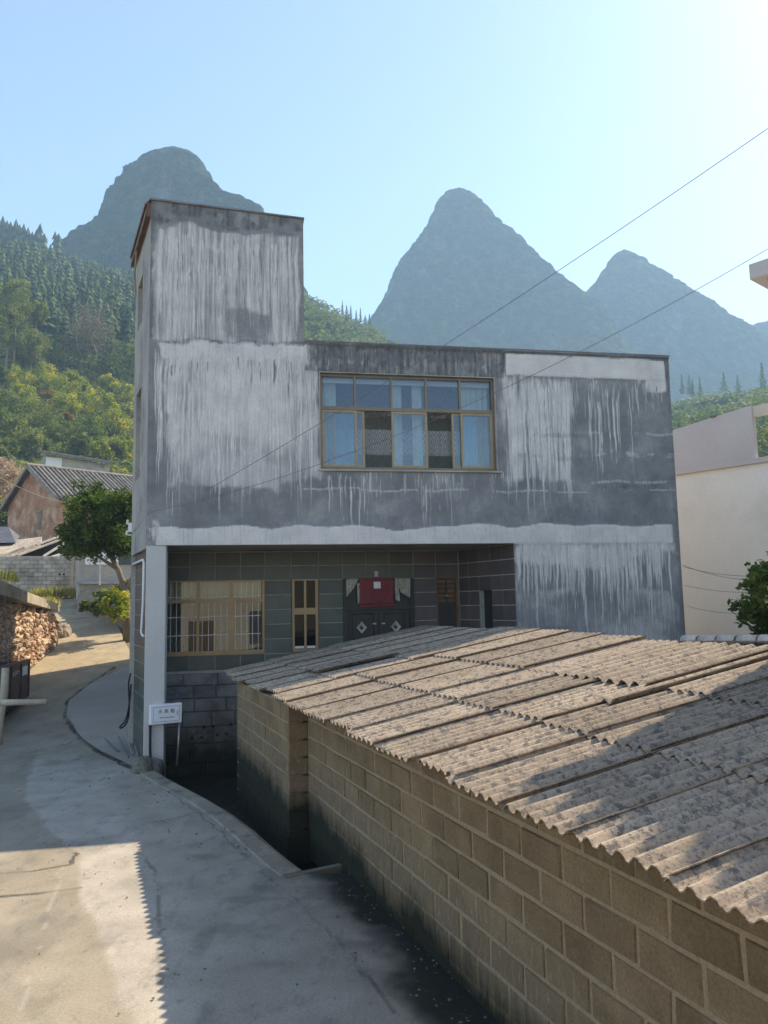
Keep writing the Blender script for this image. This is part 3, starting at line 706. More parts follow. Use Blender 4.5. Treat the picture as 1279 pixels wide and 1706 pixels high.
# ------------------------------------------------------------------ concrete house
house = tag(empty('concrete_house', F0, A0), 'unpainted concrete house with stair tower and lime streaked front wall', 'house')
GX, GN = -.564, 2.347; SL = math.hypot(GX, GN)
sdir = np.array([GX / SL, GN / SL]); sout = np.array([-GN / SL, GX / SL])   # along the side wall and outward
def SW(t, o, z): return (sdir[0] * t + sout[0] * o, sdir[1] * t + sout[1] * o, z)
def fbox(mb, F, a0, a1, b0, b1, c0, c1):
    return mb.hexa([F(a0, b0, c0), F(a1, b0, c0), F(a1, b1, c0), F(a0, b1, c0), F(a0, b0, c1), F(a1, b0, c1), F(a1, b1, c1), F(a0, b1, c1)])
def top_z(u): return 10.77 - .06 * u
def facade():
    def axis(bp, st): return np.unique(np.concatenate([np.linspace(a, b, max(2, int(round((b - a) / st)) + 1)) for a, b in zip(bp[:-1], bp[1:])]).round(4))
    us = axis([0, 2.95, 3.24, 6.86, 7.14, 10.81], .0185); vs = axis([-.3, 4.03, 5.49, 7.44, 8.05, 10.77], .03)
    U, V = np.meshgrid(us, vs, indexing='ij')
    rng = np.random.default_rng(5)
    L = np.zeros_like(U); D = np.zeros_like(U)
    wu = (vnoise(U * 2.3, V * 1.1, 66, 5) - .5); wv = (vnoise(U * 1.3 + 40, V * 2.1, 67, 5) - .5)
    def reg(a, b, c, d, e=.05):
        w = min(.75, e * 9); A = U + wu * w; B = V + wv * w
        return sm(a - e, a + e, A) * sm(b + e, b - e, A) * sm(c - e, c + e, B) * sm(d + e, d - e, B)
    nz = vnoise(U * 1.5, V * 1.5, 61, 5); nf = vnoise(U * 6, V * 6, 62, 4); nstreak = vnoise(U * 22, V * .8, 63, 4); nw = vnoise(U * 3, V * 30, 64, 3)
    def drips(x0, x1, ztop, n, l0, l1, w=.022, amp=.7, jz=.1, target=None, pw=1.0):
        T = L if target is None else target
        for _ in range(n):
            x = rng.uniform(x0, x1); z = ztop + rng.uniform(-jz, jz); l = l0 + (l1 - l0) * rng.random() ** pw
            ww = w * rng.uniform(.45, 1.5); a = amp * rng.uniform(.45, 1.15)
            i0, i1 = np.searchsorted(us, [x - .08, x + .08]); j0, j1 = np.searchsorted(vs, [z - l, z])
            if i1 <= i0 or j1 <= j0: continue
            zz = vs[j0:j1]; t = (z - zz) / l
            xc = x + .012 * np.sin(zz * 3 + x * 9) + .006 * np.sin(zz * 11 + x)
            pr = np.exp(-((us[i0:i1, None] - xc[None]) / (ww * (1 - .45 * t))[None]) ** 2) * (a * np.clip(t * 8, 0, 1) * np.clip((1 - t) * 3 + .15, 0, 1))[None]
            T[i0:i1, j0:j1] = np.maximum(T[i0:i1, j0:j1], pr)
    # stair tower, upper part
    L = np.maximum(L, reg(.14, 2.84, 8.0, 10.3) * (.34 + .42 * sm(.3, .7, nstreak) * sm(.2, .6, nz + .1)))
    drips(.15, 2.85, 10.22, 190, .9, 2.25, .020, .80, .08)
    drips(.2, 2.8, 9.4, 60, .5, 1.3, .016, .6, .5)
    pp = reg(1.5, 2.3, 8.02, 8.75, .06); L = L * (1 - .75 * pp)
    drips(.2, 2.8, 10.15, 90, .4, 1.8, .016, .75, .3, target=D)
    D *= .75; D *= (V > 8)
    D = np.maximum(D, reg(-1, 3.2, 10.38, 11, .06) * (.28 + .75 * nstreak * sm(.3, .6, nf)))
    D = np.maximum(D, sm(.24, .05, U) * (V > 8) * .45 * (.5 + nf))
    # tower, middle storey
    Lm = reg(.30, 3.12, 5.15, 7.98, .10) * (.42 + .36 * sm(.3, .7, nz) + .40 * (nstreak - .5)) * (.62 + .38 * sm(4.6, 7.2, V))
    Lm = np.maximum(Lm, reg(.95, 2.75, 5.9, 7.6, .3) * (.72 + .15 * (nf - .5)))
    Lm = np.maximum(Lm, reg(.25, 2.98, 7.62, 7.96, .05) * (.78 + .3 * (nf - .5)))
    L = np.where(V < 8.0, np.maximum(L, Lm), L)
    drips(.28, 3.1, 7.85, 130, .8, 3.4, .021, .85, .2)
    drips(.3, 2.9, 7.2, 60, .5, 2.6, .018, .8, .5)
    drips(.12, .6, 7.6, 26, .8, 3.1, .015, .9, .6)
    D = np.maximum(D, reg(.2, 2.95, 7.90, 8.02, .02) * sm(.45, .62, nf) * .7)
    drips(.3, 2.7, 7.6, 34, .2, .7, .014, .9, .12, target=D)
    # round the upper window
    D = np.maximum(D, reg(2.98, 7.12, 7.40, 8.3, .03) * (.25 + .8 * nstreak * sm(.25, .6, nf + .1)))
    L = np.maximum(L, reg(2.98, 7.1, 7.45, 7.95, .03) * .35 * sm(.45, .65, nf))
    drips(3.0, 7.1, 7.95, 110, .12, .5, .02, .9, .1, target=D)
    drips(3.1, 7.0, 7.75, 50, .1, .35, .012, .6, .1)
    L = np.maximum(L, reg(2.98, 3.2, 5.5, 7.6, .04) * (.42 + .4 * (nstreak - .4)))
    drips(3.0, 3.2, 7.5, 22, .5, 1.9, .014, .75, .2)
    drips(3.15, 7.1, 5.44, 70, .15, .95, .013, .65, .05, pw=2)
    drips(3.15, 7.1, 5.2, 10, .8, 1.1, .012, .8, .1)
    D = np.maximum(D, reg(3.1, 7.0, 5.2, 5.5, .05) * .5 * nstreak)
    D = np.maximum(D, reg(.1, 10.7, 4.42, 4.75, .10) * (.28 + .4 * (nz - .4)) * sm(.2, 1.2, U))
    L = np.maximum(L, .5 * sm(.035, .004, np.abs(V - (5.10 + .16 * (vnoise(U * 1.6, U * 0, 70, 6) - .5)))) * sm(.4, .55, vnoise(U * 3, U * 0 + 3, 71)) * (U > 2.9))
    # right of the window
    L = np.maximum(L, reg(7.1, 8.55, 5.2, 7.5, .12) * (.20 + .5 * sm(.35, .65, nstreak)))
    drips(7.12, 8.45, 7.5, 84, 1.2, 3.1, .022, .95, .1)
    drips(8.5, 10.7, 7.42, 70, .15, 1.0, .014, .55, .08, pw=2)
    drips(8.9, 9.85, 7.2, 18, 1.0, 2.2, .018, .85, .2)
    for zc in (6.35, 5.92, 5.86, 5.3):
        L = np.maximum(L, .42 * sm(.05, .01, np.abs(V - zc - .16 * (vnoise(U * 1.6, U * 0 + zc, 72, 6) - .5))) * sm(.45, .62, vnoise(U * 2.2, U * 0 + zc * 3, 73)) * (U > 8.2))
        D = np.maximum(D, .5 * sm(.12, .02, np.abs(V - zc + .09)) * sm(.4, .65, vnoise(U * 1.3, U * 0 + zc * 5, 74)) * (U > 7.3) * (V < 7.3))
    L = np.where(U > 7.05, np.maximum(L, reg(7.12, 10.70, 7.52 + 0 * U, 7.95, .015) * (.92 + .12 * (nf - .5))), L)
    L = np.maximum(L, reg(10.2, 10.68, 7.22, 7.6, .05) * .8 * sm(.3, .5, nf + .1))
    D = np.maximum(D, reg(7.2, 10.0, 7.44, 7.52, .015) * .35 * sm(.4, .6, nf))
    D = np.maximum(D, (V > 7.965) * (V < 8.05) * (U > 2.9) * (.65 + .3 * nf))
    # pale plaster band over the ground floor, ragged at the top
    rag = 4.36 + .10 * (vnoise(U * .8, U * 0 + 1, 75, 5) - .5) * 2 + .02 * np.sin(U * 5) + .06 * sm(7.0, 7.4, U)
    band = sm(.012, -.012, V - rag) * (V > 4.0) * sm(.12, .22, U) * sm(10.72, 10.6, U)
    L = np.maximum(L, band * (.84 + .22 * (nf - .5) + .16 * (nstreak - .5)))
    D = D * (1 - band * .85) + band * reg(0, 10.8, 4.05, 4.1, .02) * .22 * nf
    drips(.3, 10.5, 4.38, 60, .1, .4, .009, .55, .05, target=D)
    L = np.maximum(L, reg(.08, .32, 4.03, 4.5) * .6 * sm(.45, .6, nf))
    # right wing of the ground floor
    L = np.where(V < 4.03, np.maximum(L, reg(7.15, 10.65, 3.62, 4.2, .12) * (.62 + .6 * (nstreak - .4))), L)
    drips(7.18, 10.6, 4.0, 210, .35, 1.25, .020, .90, .06)
    drips(7.5, 10.3, 4.0, 34, 1.2, 2.4, .016, .75, .06)
    L = np.where(V < 3.25, np.maximum(L, reg(7.15, 10.7, -.3, 3.05, .1) * (.12 + .34 * sm(.3, .7, nz))), L)
    D = np.maximum(D, .55 * sm(.05, .0, np.abs(V - 2.33 - .05 * (vnoise(U * 1.2, U * 0, 77) - .5))) * sm(.45, .6, vnoise(U * 1.4, U * 0 + 2, 78)) * (U > 7.2))
    D = np.maximum(D, sm(10.55, 10.8, U) * (V < 8) * (.35 + .4 * nf))
    D = np.maximum(D, sm(7.32, 7.15, U) * (V < 4.0) * (V > -1) * (U > 7.1) * .45 * nf)
    D = np.maximum(D, .35 * sm(.55, .75, vnoise(U * .9, V * 2.2, 79, 5)) * (V < 7.3) * (L < .3))
    # shape: render coats stand a little proud of one another
    Yd = -.012 * band - .010 * (V < 7.93) * (U < 3.0) * (V > 4.0) - .006 * np.clip(L, 0, .6) - .012 * (U > 7.1) * (V > 7.52) * (V < 7.95) + .006 * (vnoise(U * 1.1, V * 1.1, 80, 3) - .5)
    Yd = np.where((V > 7.965) & (V < 8.06) & (U > 2.95), -.03, Yd)
    Zr = np.where(V > 8.05, 8.05 + (V - 8.05) * (top_z(U) - 8.05) / (10.77 - 8.05), V)
    uc = (U[:-1, :-1] + U[1:, 1:]) / 2; vc = (V[:-1, :-1] + V[1:, 1:]) / 2
    keep = ((vc > 4.03) | (uc > 7.14)) & ((vc < 8.05) | (uc < 2.95)) & ~((uc > 3.24) & (uc < 6.86) & (vc > 5.49) & (vc < 7.44))
    me = npmesh('front_wall', np.stack([U, Yd, Zr], -1).reshape(-1, 3), grid_faces(*U.shape, keep), M['facade'], True, {'lime': L, 'grime': D})
    return link('front_wall', me, house)
facade()
# solid wall behind the render (gives the openings their reveals)
mb = MB(); T0, T1 = .035, .24
mb.box(.02, 2.93, T0, T1, 4.06, 8.02); mb.prism([(.02, T0), (2.93, T0), (2.93, T1), (.02, T1)], 8.02, [top_z(0) - .02, top_z(2.93) - .02, top_z(2.93) - .02, top_z(0) - .02])
mb.box(2.93, 3.245, T0, T1, 4.06, 8.03); mb.box(3.245, 6.855, T0, T1, 4.06, 5.485); mb.box(3.245, 6.855, T0, T1, 7.445, 8.03); mb.box(6.855, 10.79, T0, T1, 4.06, 8.03)
mb.box(7.145, 10.79, T0, T1, -.3, 4.06)
mb.box(3.235, 3.25, -.02, T0, 5.47, 7.46).box(6.85, 6.865, -.02, T0, 5.47, 7.46).box(3.25, 6.85, -.02, T0, 7.435, 7.45).box(3.25, 6.85, -.02, T0, 5.48, 5.495)
mb.box(.37, 7.14, -.005, T1, 4.025, 4.055)
mb.build('wall_core', M['plaster'], house)
mb = MB()
def plan(pts, z0, z1): mb.prism(pts, z0, z1)
def wallrun(p, q, z0, z1, th=.24):
    d = np.array(q) - np.array(p); L = np.linalg.norm(d); d /= L; n = np.array([-d[1], d[0]])
    a = np.array(p); b = np.array(q)
    mb.prism([tuple(a), tuple(b), tuple(b + n * th), tuple(a + n * th)], z0, z1)
wallrun((10.81, .03), (10.1, 11.5), -.3, 8.05); wallrun((10.1, 11.5), (-.75, 11.6), -.3, 8.05)
wallrun((2.95, 0.245), (2.5, 5.6), 8.06, 10.58); wallrun((2.45, 5.6), (-.6, 5.6), 8.06, 10.6)
wallrun((-.75, 11.6), (GX, GN), -.3, 8.05); wallrun((-.6, 5.6), (GX, GN), 8.06, 10.7)
mb.build('rear_wall', M['plaster'], house)
# the side wall towards the road, with its two window openings
mb = MB()
S = lambda a0, a1, c0, c1, o0=-.24, o1=0.0: fbox(mb, SW, a0, a1, o1, o0, c0, c1)
S(.03, 1.15, 3.98, 10.72); S(1.15, 1.95, 3.98, 5.5); S(1.15, 1.95, 7.35, 8.75); S(1.15, 1.95, 9.75, 10.72); S(1.95, SL, 3.98, 10.72)
S(.37, SL, -.3, 3.98, -.30, -.10)
mb.build('side_wall', M['plaster'], house)
for z0, z1 in ((5.5, 7.35), (8.75, 9.75)):
    w = empty('side_window'); w.parent = house
    mb = MB(); fbox(mb, SW, 1.16, 1.94, -.17, -.20, z0 + .01, z1 - .01); mb.build('pane', M['glassdark'], w)
    mb = MB()
    for a0, a1, c0, c1 in ((1.16, 1.2, z0 + .01, z1 - .01), (1.9, 1.94, z0 + .01, z1 - .01), (1.53, 1.57, z0 + .05, z1 - .05), (1.2, 1.9, z0 + .01, z0 + .05), (1.2, 1.9, z1 - .05, z1 - .01)):
        fbox(mb, SW, a0, a1, -.14, -.165, c0, c1)
    mb.build('frame', M['bronze'], w)
# roofs, floors
mb = MB(); mb.prism([(2.97, .25), (10.78, .25), (10.1, 11.4), (-.7, 11.5), (-.5, 5.7), (2.47, 5.6)], 7.86, 8.0)
mb.prism([(.03, .25), (2.9, .25), (2.4, 5.5), (-.55, 5.5), (GX + .04, GN)], 10.3, 10.42)
mb.build('flat_roof', M['roofedge'], house)
mb = MB(); mb.prism([(.05, .25), (10.7, .25), (10.1, 11.3), (-.7, 11.4), (GX + .05, GN)], 4.05, 4.25); mb.build('floor_slab', M['plaster'], house)
mb = MB(); mb.box(2.955, 10.84, -.035, .27, 8.052, 8.075); mb.build('coping', M['roofedge'], house)
mb = MB(); mb.prism([(-.03, -.03), (2.97, -.03), (2.97, .27), (-.03, .27)], [top_z(0), top_z(2.95), top_z(2.95), top_z(0)], [top_z(0) + .035, top_z(2.95) + .03, top_z(2.95) + .03, top_z(0) + .035]); mb.build('coping', M['roofedge'], house)
# narrow tiled hood along the side of the tower
hood = MB(); fbox(hood, SW, .05, 2.55, .07, .0, 10.45, 10.74)
hood = hood.build('tiled_hood', M['redtile'], house)
for i in range(13):
    mb = MB(); t0 = .04 + i * .195
    mb.hexa([SW(t0, .0, 10.80), SW(t0 + .20, .0, 10.79), SW(t0 + .20, .11, 10.64), SW(t0, .11, 10.66), SW(t0, .0, 10.83), SW(t0 + .20, .0, 10.82), SW(t0 + .20, .125, 10.67), SW(t0, .125, 10.69)])
    mb.hexa([SW(t0, .072, 10.64), SW(t0 + .185, .072, 10.63), SW(t0 + .185, .085, 10.42), SW(t0, .085, 10.43), SW(t0, .09, 10.64), SW(t0 + .185, .09, 10.63), SW(t0 + .185, .105, 10.42), SW(t0, .105, 10.43)])
    mb.build('hood_tile', M['redtile'], hood)
mb = MB(); mb.tube([SW(1.6, .08, 10.5), SW(2.1, .07, 10.1), SW(2.35, .01, 9.7)], .022, 6); mb.build('hood_brace', M['greytimber'], house)
# front column
mb = MB(); mb.cbox(0, .36, -.008, .36, -.45, 4.03, .012); mb.build('column', M['paint'], house)
# ---- ground floor: tiled back wall of the recess
RN = 2.0
mb = MB(); mb.box(.05, 6.60, RN + .012, RN + .3, 1.5, 4.04)
# openings are formed by three separate pieces of backing
mb = MB()
mb.box(.05, .14, RN + .012, RN + .25, 1.5, 4.04); mb.box(.14, 2.235, RN + .012, RN + .25, 1.5, 1.86); mb.box(.14, 6.62, RN + .012, RN + .25, 3.43, 4.04)
mb.box(2.235, 2.80, RN + .012, RN + .25, 1.5, 3.43); mb.box(2.80, 3.39, RN + .012, RN + .25, 1.5, 1.86); mb.box(3.39, 3.92, RN + .012, RN + .25, 1.4, 3.43)
mb.box(5.50, 6.02, RN + .012, RN + .25, 1.4, 3.43); mb.box(6.53, 6.62, RN + .012, RN + .25, 1.4, 3.43)
tbed = mb.build('tile_bed', M['grout'], house)
joints = [.14, .67, 1.20, 1.72, 2.235, 2.80, 3.39, 3.92, 4.43, 4.96, 5.50, 6.02, 6.54]
rows = [1.55 + .31 * k for k in range(9)]
def tile(F, a0, a1, z0, z1, mt):
    g = .009
    mb = MB(); w = a1 - a0; c = .004; pr = [(a0 + g, z0 + g), (a1 - g, z0 + g), (a1 - g, z1 - g), (a0 + g, z1 - g)]
    tilt = rnd.uniform(-.002, .002)
    back = [F(a, .012, z) for a, z in pr]; mid = [F(a, .002, z) for a, z in pr]
    frt = [F(a + (c if i in (0, 3) else -c), -.002 + tilt * (1 if i in (0, 3) else -1), z + (c if i < 2 else -c)) for i, (a, z) in enumerate(pr)]
    mb.add(frt + mid + back, [(0, 1, 2, 3)] + [(i, 4 + i, 4 + (i + 1) % 4, (i + 1) % 4) for i in range(4)] + [(4 + i, 8 + i, 8 + (i + 1) % 4, 4 + (i + 1) % 4) for i in range(4)])
    return mb.build('wall_tile', mt, house)
FB = lambda a, o, z: (a, RN + o, z)
for i in range(len(joints) - 1):
    for j in range(8):
        a0, a1, z0, z1 = joints[i], joints[i + 1], rows[j], rows[j + 1]
        mid = (a0 + a1) / 2
        if 1 <= j <= 5 and (mid < 2.2 or 2.8 < mid < 3.39): continue
        if j <= 5 and (3.92 < mid < 5.5 or mid > 6.02): continue
        tile(FB, a0, a1, z0, min(z1, 4.022), M['tile'] if mid < 5.6 else M['tilebrown'])
# right flank of the recess
r0 = np.array([7.14, .02]); r1 = np.array([6.55, RN + .01]); rl = np.linalg.norm(r1 - r0); rd = (r1 - r0) / rl; rn = np.array([rd[1], -rd[0]])
def FR(a, o, z): return (r0[0] + rd[0] * a + rn[0] * o, r0[1] + rd[1] * a + rn[1] * o, z)
mb = MB(); fbox(mb, FR, 0, .40 * rl, .012, .15, 1.3, 4.03); fbox(mb, FR, .40 * rl, .62 * rl, .012, .15, 3.11, 4.03); fbox(mb, FR, .62 * rl, rl, .012, .15, 1.3, 4.03)
mb.build('tile_bed', M['grout'], house)
rj = [0, .20 * rl, .40 * rl, .62 * rl, .81 * rl, rl]
for i in range(5):
    for j in range(8):
        if i == 2 and j < 5: continue
        tile(FR, rj[i], rj[i + 1], rows[j], min(rows[j + 1], 4.022), M['tilebrown'])
mb = MB(); fbox(mb, FR, .40 * rl + .005, .62 * rl - .005, .12, .15, 1.3, 3.1); mb.build('side_doorway', M['black'], house)
# tiles on the road side of the ground floor
FS = lambda a, o, z: SW(a, -.10 - o + .012, z)
mb = MB(); fbox(mb, FS, .38, SL - .02, .012, .03, -.2, 3.97); mb.build('tile_bed', M['grout'], house)
def FS2(a, o, z): return SW(a, -.10 - o + .012, z)
for j in range(13):
    for i in range(2):
        tile(FS2, .39 + i * .98, .39 + (i + 1) * .98, -.05 + .31 * j, min(-.05 + .31 * (j + 1), 3.965), M['tilebrown'] if j > 6 else M['tile'])
# white down pipe on the tiles
mb = MB(); mb.tube([SW(2.38, -.03, 3.80), SW(.62, -.03, 3.80), SW(.52, -.03, 3.74), SW(.55, -.03, 3.0), SW(.75, -.03, 2.42), SW(.55, -.03, 2.36), SW(.42, -.03, 2.36)], .026, 8)
mb.build('waste_pipe', M['white_bar'], house, True)
mb = MB(); mb.box(3.45, 6.6, .45, RN, 1.28, 1.40); mb.build('porch_floor', M['plaster'], house)
# plinth below the tiles, rough blocks
mb = MB(); mb.box(.1, 4.6, RN + .03, RN + .3, -.75, 1.5); mb.build('plinth', varied('dark_plinth_mortar', (.10, .10, .09), (.2, .19, .17), 2, 20, per=0), house)
zc = [1.50, 1.25, .99, .72, .42, .08, -.3, -.72]
for r in range(7):
    x = .1 - rnd.random() * .3
    while x < 4.4:
        w = rnd.uniform(.42, .78); x1 = min(x + w, 4.5)
        if x1 > .15:
            mb = MB(); d = rnd.uniform(0, .018) + (.02 if r > 3 else 0)
            mb.cbox(max(x, .1) + .008, x1 - .008, RN - .01 - d, RN + .04, zc[r + 1] + .008, zc[r] - .008, .012)
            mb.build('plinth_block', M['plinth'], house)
        x = x1
for px, py in ((339.7, 1211.6), (355, 1210), (320, 1230), (335.6, 1228.5), (362, 1224), (377, 1222), (384, 1206.7)):
    r = ray(px, py); q = F0 + DN * (RN - .03); t = ((q - CAM) @ DN) / (r @ DN); p = CAM + r * t - F0
    u, z = p @ DX, p[2]; mb = MB(); mb.tube([(u, RN - .05, z), (u, RN + .0, z)], .032, 8); mb.build('drain_hole', M['black'], house)

# ---- upper window
def bars(lst, y0, y1, name, mt, parent):
    mb = MB()
    for a0, a1, c0, c1 in lst: mb.box(a0, a1, y0, y1, c0, c1)
    return mb.build(name, mt, parent)
uw = empty('wide_window'); uw.parent = house
X0, X1, Z0, Z1, ZT = 3.25, 6.85, 5.495, 7.435, 6.74
mul = [3.96, 4.70, 5.42, 6.13]
fl = [(X0, X0 + .05, Z0, Z1), (X1 - .05, X1, Z0, Z1), (X0 + .05, X1 - .05, Z0, Z0 + .06), (X0 + .05, X1 - .05, Z1 - .05, Z1), (X0 + .05, X1 - .05, ZT - .035, ZT + .035)]
fl += [(m - .022, m + .022, ZT + .035, Z1 - .05) for m in mul]
bars(fl, .07, .15, 'frame', M['bronze'], uw)
ed = [X0 + .05] + mul + [X1 - .05]
for i in range(5):
    MB().box(ed[i] + .024, ed[i + 1] - .024, .105, .111, ZT + .036, Z1 - .051).build('pane', M['glass'], uw)
def sash(a0, a1, y):
    w = .045
    bars([(a0, a0 + w, Z0 + .065, ZT - .04), (a1 - w, a1, Z0 + .065, ZT - .04), (a0 + w, a1 - w, Z0 + .065, Z0 + .065 + w), (a0 + w, a1 - w, ZT - .04 - w, ZT - .04)], y, y + .03, 'sash', M['gold'], uw)
    MB().box(a0 + w - .005, a1 - w + .005, y + .012, y + .018, Z0 + .1, ZT - .08).build('pane', M['glass'], uw)
sash(3.30, 3.99, .075); sash(3.52, 4.15, .112); sash(4.69, 5.43, .075); sash(5.95, 6.55, .112); sash(6.13, 6.80, .075)
# lace curtain and pale side curtains behind the glass
def curtain(x0, x1, z0, z1, y, mt, name, amp=.03, wl=.13, parent=None):
    n = max(8, int((x1 - x0) / .02)); xs = np.linspace(x0, x1, n); zs = np.array([z0, (z0 + z1) / 2, z1])
    U, V = np.meshgrid(xs, zs, indexing='ij'); ph = 2 * math.pi * (U + .03 * np.sin(U * 9)) / wl
    v = np.stack([U, y + amp * np.sin(ph) * (1.1 - .5 * (V - z0) / (z1 - z0)), V], -1).reshape(-1, 3)
    v[:, 2] -= z0
    o = link(name, npmesh(name, v, grid_faces(n, 3), mt, True), parent); o.location = (0, 0, z0); return o
curtain(3.28, 6.82, 5.52, 6.82, .34, M['lace'], 'lace_curtain', .02, .17, uw)
for a, b in ((3.28, 3.62), (4.78, 4.98), (5.2, 5.4), (6.2, 6.82)):
    curtain(a, b, 5.52, 7.36, .42, M['curtain'], 'side_curtain', .03, .1, uw)
MB().box(3.28, 6.82, .28, .30, 7.31, 7.40).build('curtain_rail', M['white_bar'], uw)
mb = MB(); mb.box(3.1, 7.0, 2.4, 2.44, 4.9, 7.8); mb.box(3.06, 3.1, .26, 2.4, 4.9, 7.8); mb.box(7.0, 7.04, .26, 2.4, 4.9, 7.8); mb.box(3.1, 7.0, .26, 2.4, 7.78, 7.84); mb.box(3.1, 7.0, .26, 2.4, 4.86, 4.9)
mb.build('room', M['interior'], uw)
mb = MB(); mb.box(3.2, 6.95, -.045, .06, 5.462, 5.492); mb.build('window_sill', M['plaster'], house)

# ---- barred window of the ground floor
bw = empty('barred_window'); bw.parent = house
bx0, bx1, bz0, bz1, bzt = .15, 2.23, 1.865, 3.425, 3.0
bm = [.845, 1.535]
fl = [(bx0, bx0 + .055, bz0, bz1), (bx1 - .05, bx1, bz0, bz1), (bx0 + .055, bx1 - .05, bz0, bz0 + .09), (bx0 + .055, bx1 - .05, bz1 - .03, bz1), (bx0 + .055, bx1 - .05, bzt - .04, bzt + .04)]
fl += [(bm[0] - .028, bm[0] + .028, bz0 + .09, bzt - .04), (bm[1] - .05, bm[1] + .05, bz0 + .09, bzt - .04), (bm[0] - .03, bm[0] + .03, bzt + .04, bz1 - .03), (bm[1] - .03, bm[1] + .03, bzt + .04, bz1 - .03)]
bars(fl, RN - .015, RN + .07, 'frame', M['gold'], bw)
be = [bx0 + .055, *bm, bx1 - .05]
for i in range(3):
    for c0, c1 in ((bz0 + .09, bzt - .04), (bzt + .04, bz1 - .03)):
        MB().box(be[i] + .02, be[i + 1] - .02, RN + .03, RN + .036, c0, c1).build('pane', M['glassdark'], bw)
    for k in range(5):
        x = be[i] + (be[i + 1] - be[i]) * (k + .7) / 5.4
        MB().tube([(x, RN + .015, bz0 + .09), (x, RN + .015, bz1 - .03)], .0065, 6).build('bar', M['white_bar'], bw)
    for z in (3.075, 2.66, 2.28):
        MB().tube([(be[i] + .02, RN + .008, z), (be[i + 1] - .03, RN + .008, z + .012)], .0095, 6).build('crossbar', M['white_bar'], bw)
mb = MB(); mb.box(.05, 3.5, RN + 1.6, RN + 1.65, 1.4, 4.0); mb.box(.0, .05, RN + .26, RN + 1.65, 1.4, 4.0); mb.box(3.5, 3.55, RN + .26, RN + 1.65, 1.4, 4.0); mb.box(.05, 3.5, RN + .26, RN + 1.6, 1.35, 1.4)
mb.build('room', M['interior'], bw)
curtain(.2, 2.2, bzt, bz1 - .02, RN + .22, M['curtain'], 'short_curtain', .02, .1, bw)
# ---- narrow window
nw = empty('narrow_window'); nw.parent = house
a0, a1, c0, c1, ct, cm = 2.815, 3.375, 1.88, 3.425, 2.74, 3.10
bars([(a0, a0 + .05, c0, c1), (a1 - .06, a1, c0, c1), (a0 + .05, a1 - .06, c0, c0 + .07), (a0 + .05, a1 - .06, c1 - .03, c1), (a0 + .05, a1 - .06, ct - .07, ct + .07), (cm - .03, cm + .02, c0 + .07, ct - .07), (cm - .03, cm + .02, ct + .07, c1 - .03)], RN - .02, RN + .06, 'frame', M['gold'], nw)
for x0, x1 in ((a0 + .05, cm - .03), (cm + .02, a1 - .06)):
    for z0, z1 in ((c0 + .07, ct - .07), (ct + .07, c1 - .03)):
        MB().box(x0, x1, RN + .02, RN + .026, z0, z1).build('pane', M['glassnight'], nw)
bars([(a0 + .055, cm - .035, c0 + .075, c0 + .12), (cm + .025, a1 - .065, c0 + .075, c0 + .12)], RN - .005, RN + .015, 'sash', M['white_bar'], nw)
# ---- double door
dd = empty('double_door'); dd.parent = house
bars([(3.925, 4.0, 1.4, 3.425), (5.40, 5.495, 1.4, 3.425), (4.0, 5.40, 3.40, 3.425), (4.0, 5.40, 2.74, 2.84)], RN - .03, RN + .1, 'frame', M['darkdoor'], dd)
for k in range(3): MB().box(5.405 + k * .03, 5.425 + k * .03, RN - .05, RN - .031, 1.4, 3.42).build('moulding', M['darkdoor'], dd)
for x0, x1, hx in ((4.005, 4.70, 4.32), (4.71, 5.395, 5.08)):
    lf = MB().box(x0, x1, RN + .03, RN + .07, 1.4, 2.735).build('leaf', M['darkdoor'], dd)
    for z0, z1 in ((1.5, 2.05), (2.1, 2.66)):
        mb = MB(); mb.cbox(x0 + .10, x1 - .10, RN + .005, RN + .03, z0, z1, .02); mb.build('panel', M['darkdoor'], lf)
    mb = MB(); s = .115; c = .075
    outer = [(hx - s, 2.36), (hx, 2.36 - s * 1.15), (hx + s, 2.36), (hx, 2.36 + s * 1.15)]; inner = [(hx - c, 2.36), (hx, 2.36 - c), (hx + c, 2.36), (hx, 2.36 + c)]
    V = [(x, RN - .012, z) for x, z in outer] + [(x, RN - .006, z) for x, z in inner] + [(x, RN + .005, z) for x, z in outer]
    mb.add(V, [(i, (i + 1) % 4, 4 + (i + 1) % 4, 4 + i) for i in range(4)] + [(4, 5, 6, 7)] + [(i, 8 + i, 8 + (i + 1) % 4, (i + 1) % 4) for i in range(4)])
    mb.build('diamond_plate', M['steel'], lf)
    MB().add([(hx - .06, RN - .0135, 2.36), (hx, RN - .0135, 2.30), (hx + .045, RN - .0135, 2.345), (hx - .015, RN - .0135, 2.41), (hx - .06, RN - .006, 2.36), (hx, RN - .006, 2.30), (hx + .045, RN - .006, 2.345), (hx - .015, RN - .006, 2.41)], [(0, 1, 2, 3), (0, 4, 5, 1), (1, 5, 6, 2), (2, 6, 7, 3), (3, 7, 4, 0)]).build('diamond_inlay', M['darkdoor'], lf)
    MB().box(hx + (.24 if hx < 4.7 else -.32), hx + (.32 if hx < 4.7 else -.24), RN - .03, RN + .03, 2.42, 2.45).build('handle', M['steel'], lf)
MB().box(4.0, 5.40, RN + .05, RN + .08, 2.84, 3.40).build('transom_panel', M['darkdoor'], dd)
